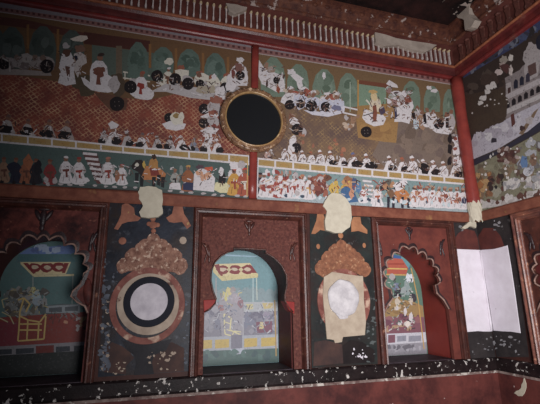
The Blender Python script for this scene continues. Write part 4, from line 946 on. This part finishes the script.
PA = panel('dark navy panel with round medallion and grey roundel, between left and middle niches', [(110, 202.5), (193.5, 207), (189.5, 371), (98, 377)], M_panelnavy)
MA = ring(PA, 'medallion_rim', 148, 305, .238, .198, .004, .010, M_ringred, .97, 1.0, 'rubbed red outer rim')
disc(MA, 'medallion_field', 150, 302, .2, .004, .008, M_ringcream, .99, 1.0, 'stained cream field')
ring(MA, 'medallion_ring', 149.3, 301.5, .157, .114, .008, .013, M_ringnavy, 1, 1, 'navy ring')
disc(MA, 'roundel', 149.3, 301.5, .1155, .008, .011, M_roundel, 1, 1, 'pale grey roundel')
canopy(PA, [(122, 274), (117, 268), (119, 261), (125, 258), (128, 251), (135, 248), (139, 243), (147, 239), (153, 233), (160, 239), (168, 243), (172, 248), (179, 251), (182, 258), (187, 263), (186, 270), (178, 275), (166, 273), (150, 271), (136, 273), (122, 274)], M_cart)
bm = bmesh.new(); 
for u, v, r in ((153, 225, .026), (153, 219, .018), (153.5, 231, .016), (149, 224, .016), (157.5, 225, .016)): dome(bm, MB_, *WB(u, v), r, r, .004, .004, 0, 9, 2)
obj('flower_finial', bm, M_bird, PA)
bird(PA, [(122, 205), (127, 203), (134, 208), (135, 215), (141, 218), (138, 221), (128, 222), (122, 224), (118, 230), (114, 229), (118, 222), (121, 215)], M_bird)
bird(PA, [(174, 205), (182, 204), (184, 214), (188, 220), (191, 226), (187, 229), (182, 222), (174, 223), (169, 222), (166, 218), (172, 214)], M_bird)
bm = bmesh.new(); dome(bm, MB_, *WB(122.5, 241), .024, .024, .004, .002, 0, 10, 2); obj('painted_rosette', bm, M_bird, PA)
bm = bmesh.new(); dome(bm, MB_, *WB(183, 240.5), .024, .026, .004, .002, 0, 10, 2); obj('painted_rosette', bm, M_ringcream, PA)
M_brownbulb = worn('dull_brown_bulb', (80, 54, 48), (56, 42, 42), (150, 140, 136), (.66, .72), 14, 8, .6)
bird(PA, [(104, 372), (103, 350), (112, 342), (122, 346), (130, 352), (134, 358), (126, 366), (126, 374)], M_brownbulb, 'painted_bulb'); bird(PA, [(148, 356), (160, 346), (172, 342), (184, 348), (184, 371), (152, 373)], M_brownbulb, 'painted_bulb')
bird(PA, [(122, 341), (148, 344), (172, 339), (166, 350), (154, 355), (152, 362), (154, 374), (134, 375), (136, 362), (134, 355), (127, 350)], worn('black_pendant', (40, 38, 44), (30, 28, 34), None), 'painted_pendant')
rs = random.Random(9)
flakes(PA, [(rs.uniform(146, 176), rs.uniform(352, 370), rs.uniform(.8, 2.6)) for i in range(26)]+[(rs.uniform(101, 110), rs.uniform(300, 372), rs.uniform(.8, 2.2)) for i in range(24)]+[(rs.uniform(106, 126), rs.uniform(362, 374), rs.uniform(.6, 2)) for i in range(14)], M_ringcream)
flakes(PA, [(rs.uniform(113, 118), rs.uniform(270, 330), rs.uniform(.6, 1.6)) for i in range(12)]+[(104+rs.uniform(-3, 4), rs.uniform(250, 300), rs.uniform(.8, 3)) for i in range(16)]+[(rs.gauss(105, 2.6), rs.uniform(286, 372), rs.uniform(1, 3.4)) for i in range(60)]+[(rs.uniform(184, 188), rs.uniform(300, 366), rs.uniform(.6, 2)) for i in range(18)], worn('blue_grey_bloom', (98, 104, 118), (66, 70, 82), None))

PB = panel('dark green black panel with orange canopy and cream board, between middle and right niches', [(309.5, 212.5), (371, 217), (377.5, 364), (311.5, 368)], M_panelgreen)
MB2 = ring(PB, 'medallion_rim', 343.8, 301, .213, .165, .004, .010, M_ringred, 1, 1.1, 'rubbed red outer rim')
disc(MB2, 'medallion_field', 343.8, 301, .167, .004, .007, worn('dark_red_field', (112, 56, 50), (84, 46, 44), None), 1, 1.1)
canopy(PB, [(319, 275), (314.5, 270), (317, 263), (321, 260), (323, 254), (328, 251), (331, 246), (336, 244), (340.5, 240), (346, 244), (352, 248), (356, 252), (361, 256), (364, 262), (369, 266), (370, 272), (362, 277), (345, 275), (330, 277), (319, 275)], M_cart2)
bm = bmesh.new()
for u, v, r in ((340.5, 235.5, .022), (340.5, 241, .012)): dome(bm, MB_, *WB(u, v), r, r*1.1, .004, .004, 0, 9, 2)
obj('flower_finial', bm, M_bird2, PB)
bird(PB, [(317, 214), (323, 214), (325, 220), (325, 231), (320, 230), (315, 234), (311, 234), (314, 226), (316, 221)], M_bird2); bird(PB, [(353, 217), (360, 217), (361, 224), (367, 230), (367, 234), (358, 231), (351, 232), (351, 222)], M_bird2)
for u, v in ((318, 246.5), (364, 245.5)):
    bm = bmesh.new(); dome(bm, MB_, *WB(u, v), .015, .020, .004, .002, 0, 10, 2); obj('painted_rosette', bm, M_bird2, PB)
bird(PB, [(313, 366), (314, 342), (325, 340), (341, 344), (344, 350), (343, 363)], M_brownbulb, 'painted_bulb'); bird(PB, [(343, 364), (342, 346), (350, 340), (362, 342), (374, 350), (374, 362)], worn('black_brown_pendant', (40, 32, 32), (30, 24, 26), None), 'painted_pendant')
flakes(PB, [(rs.uniform(351, 366), rs.uniform(349, 360), rs.uniform(.6, 1.8)) for i in range(16)], M_white)
flakes(PB, [(rs.uniform(372, 376), rs.uniform(290, 330), rs.uniform(.8, 2)) for i in range(14)]+[(rs.uniform(366, 374), rs.uniform(330, 362), rs.uniform(.8, 2.6)) for i in range(10)], worn('grey_green_bloom', (92, 98, 98), (74, 80, 80), None))

PC = panel('narrow black brown panel left of the corner, behind the white plaster', [(451, 222.5), (475.7, 224), (496.5, 357), (467.5, 359)], M_panelbrown)
PD = panel('black brown panel right of the corner, on the right wall', [(475.9, 223), (511.5, 214.5), (529, 357), (497, 357)], M_panelbrown, MR_, WR)
M_darkred = worn('dull_red_rounded_motif', (104, 50, 44), (82, 42, 40), None)
bm = bmesh.new(); plate(bm, MB_, [WB(u, v) for u, v in ((454, 268), (453.5, 240), (458, 233), (465, 229), (474, 231), (477, 238), (479.5, 254), (481, 266))], .004, .0055); obj('rounded_motif', bm, M_darkred, PC)
bm = bmesh.new(); plate(bm, MR_, [WR(u, v) for u, v in ((479, 255), (477.5, 238), (484, 228), (494, 228), (501, 236), (506, 250), (507, 262), (484, 266))], .004, .0055); obj('rounded_motif', bm, M_darkred, PD)
flakes(PC, [(rs.uniform(458, 466), rs.uniform(226, 231), rs.uniform(.8, 2)) for i in range(6)]+[(rs.uniform(472, 494), rs.uniform(336, 356), rs.uniform(.5, 1.6)) for i in range(9)], worn('grey_scuffs', (120, 118, 120), (96, 92, 96), None))
flakes(PD, [(rs.uniform(484, 522), rs.uniform(336, 356), rs.uniform(.6, 2.4)) for i in range(24)]+[(rs.uniform(494, 500), rs.uniform(220, 232), rs.uniform(.8, 2)) for i in range(6)], worn('grey_scuffs_cool', (150, 146, 150), (110, 108, 112), None), MR_, WR)

# cream filler patches and plaster
patch('plaster_patch', MB_, WB, [(138, 192), (140, 187), (148, 186), (156, 187), (162, 190), (163, 200), (162, 206), (163, 213), (158, 217), (148, 218), (141, 217), (139, 212), (143, 206), (139, 199)], .001, .030, M_cream, 'ragged cream plaster patch over the rail above the navy medallion panel', 'plaster patch', Wd=.03)
patch('plaster_patch', MB_, WB, [(325, 201), (328, 196), (332, 193), (341, 194), (347, 199), (351, 206), (352, 218), (350, 227), (342, 233), (335, 233), (326, 230), (325, 220), (327, 211), (323, 206)], .001, .030, M_cream, 'smooth oval cream plaster patch over the rail above the orange canopied panel', 'plaster patch', Wd=.03, j=.3)
BP = empty('plaster_board', (WB(344, 341)[0], 0, WB(344, 341)[1]), 'cream rectangular plaster sheet with a round white lump on the orange canopied panel', 'plaster sheet')
def corner_pts(px, W): return [W(u, v) for u, v in px]
SH = patch('sheet', MB_, WB, [(324, 277), (332, 272), (340, 273), (352, 275), (363, 276), (364, 300), (366, 322), (365, 335), (343, 337), (342, 342), (335, 343), (334, 340), (327, 339), (325, 315), (323, 295)], .009, .016, M_boardcream, None, parent=BP, j=.3)
a, z = WB(342.5, 298); bm = bmesh.new(); rs2 = random.Random(5)
for k in range(7):
    q = k/7*math.pi/2; row = []
rows = []
N = 36
for k in range(7):
    q = k/7*math.pi/2; cr_ = math.cos(q)**.55
    rows.append([bm.verts.new(MB_(a+math.cos(6.283*i/N)*.126*cr_*(1+.03*math.sin(i*.9)), z+math.sin(6.283*i/N)*.134*cr_*(1+.03*math.cos(i*1.2)), .016+.022*math.sin(q)+(.003*math.sin(i*.7+k*1.3) if k > 1 else 0))) for i in range(N)])
top = bm.verts.new(MB_(a, z, .037))
for k in range(6):
    for i in range(N): bm.faces.new((rows[k][i], rows[k][(i+1) % N], rows[k+1][(i+1) % N], rows[k+1][i]))
for i in range(N): bm.faces.new((rows[6][i], rows[6][(i+1) % N], top))
bm.faces.new(rows[0][::-1])
obj('round_lump', bm, M_lump, SH, True)['label'] = 'round white plaster lump'
patch('drip_lump', MB_, WB, [(336, 314), (342, 311), (349, 314), (348, 318), (340, 319)], .016, .024, M_lump, None, parent=SH)
# white plaster folded round the corner
CP = empty('corner_plaster', (-.02, -.02, WB(480, 332)[1]), 'white plaster sheet folded round the corner between the two walls', 'plaster sheet')
patch('left_face', MB_, WB, [(457, 249), (468, 249.5), (480.5, 250), (487, 290), (493.5, 331), (489, 331.5), (478, 331), (466.5, 332), (461, 288)], .006, .012, M_white, None, parent=CP, j=.25)
patch('right_face', MR_, WR, [(480.7, 250), (494, 249), (507, 245.5), (514, 290), (520, 333), (510, 331.5), (493.5, 330.5), (487, 290)], .006, .012, M_white, None, parent=CP, j=.25)
bm = bmesh.new(); tube(bm, [Vector((-.014, -.014, WR(*p)[1])) for p in ((482, 251), (485, 275), (489, 300), (492, 322), (493.3, 330))], [.010, .006, .008, .012, .010], 8)
obj('seam', bm, M_white, CP, True)
CT = empty('plaster_patch', (-.08, -.08, ZB), 'chalky plaster lump broken away at the foot of the corner post', 'plaster patch')
bm = bmesh.new(); rings = []
for z_, r_ in ((2.42, .052), (2.39, .058), (2.34, .060), (2.29, .060), (2.25, .058), (2.235, .052)):
    rings.append([bm.verts.new((-.034+r_*math.cos(math.pi*.92+1.5*math.pi*.5*i/11*1.15)*(1+.05*math.sin(i*2+z_*90)), -.034+r_*math.sin(math.pi*.92+1.5*math.pi*.5*i/11*1.15)*(1+.05*math.sin(i*2+z_*70)), z_+.012*math.sin(i*1.9))) for i in range(12)])
for A, B_ in zip(rings[:-1], rings[1:]):
    for i in range(11): bm.faces.new((A[i], A[i+1], B_[i+1], B_[i]))
obj('lump', bm, M_cream, CT)
patch('skirt', MB_, WB, [(462, 228), (467, 224), (471, 221), (476, 222), (476, 228), (470, 226), (465, 229)], .006, .030, M_cream, None, parent=CT)
patch('flaked_patch', MR_, WR, [(518, 396), (514, 393), (516, 391), (521, 388), (523, 382), (524, 377), (526, 384), (525, 391), (522, 396)], .006, .009, M_cream, 'crescent shaped cream flake on the red dado below the ledge, right of corner', 'plaster flake', Wd=.009)
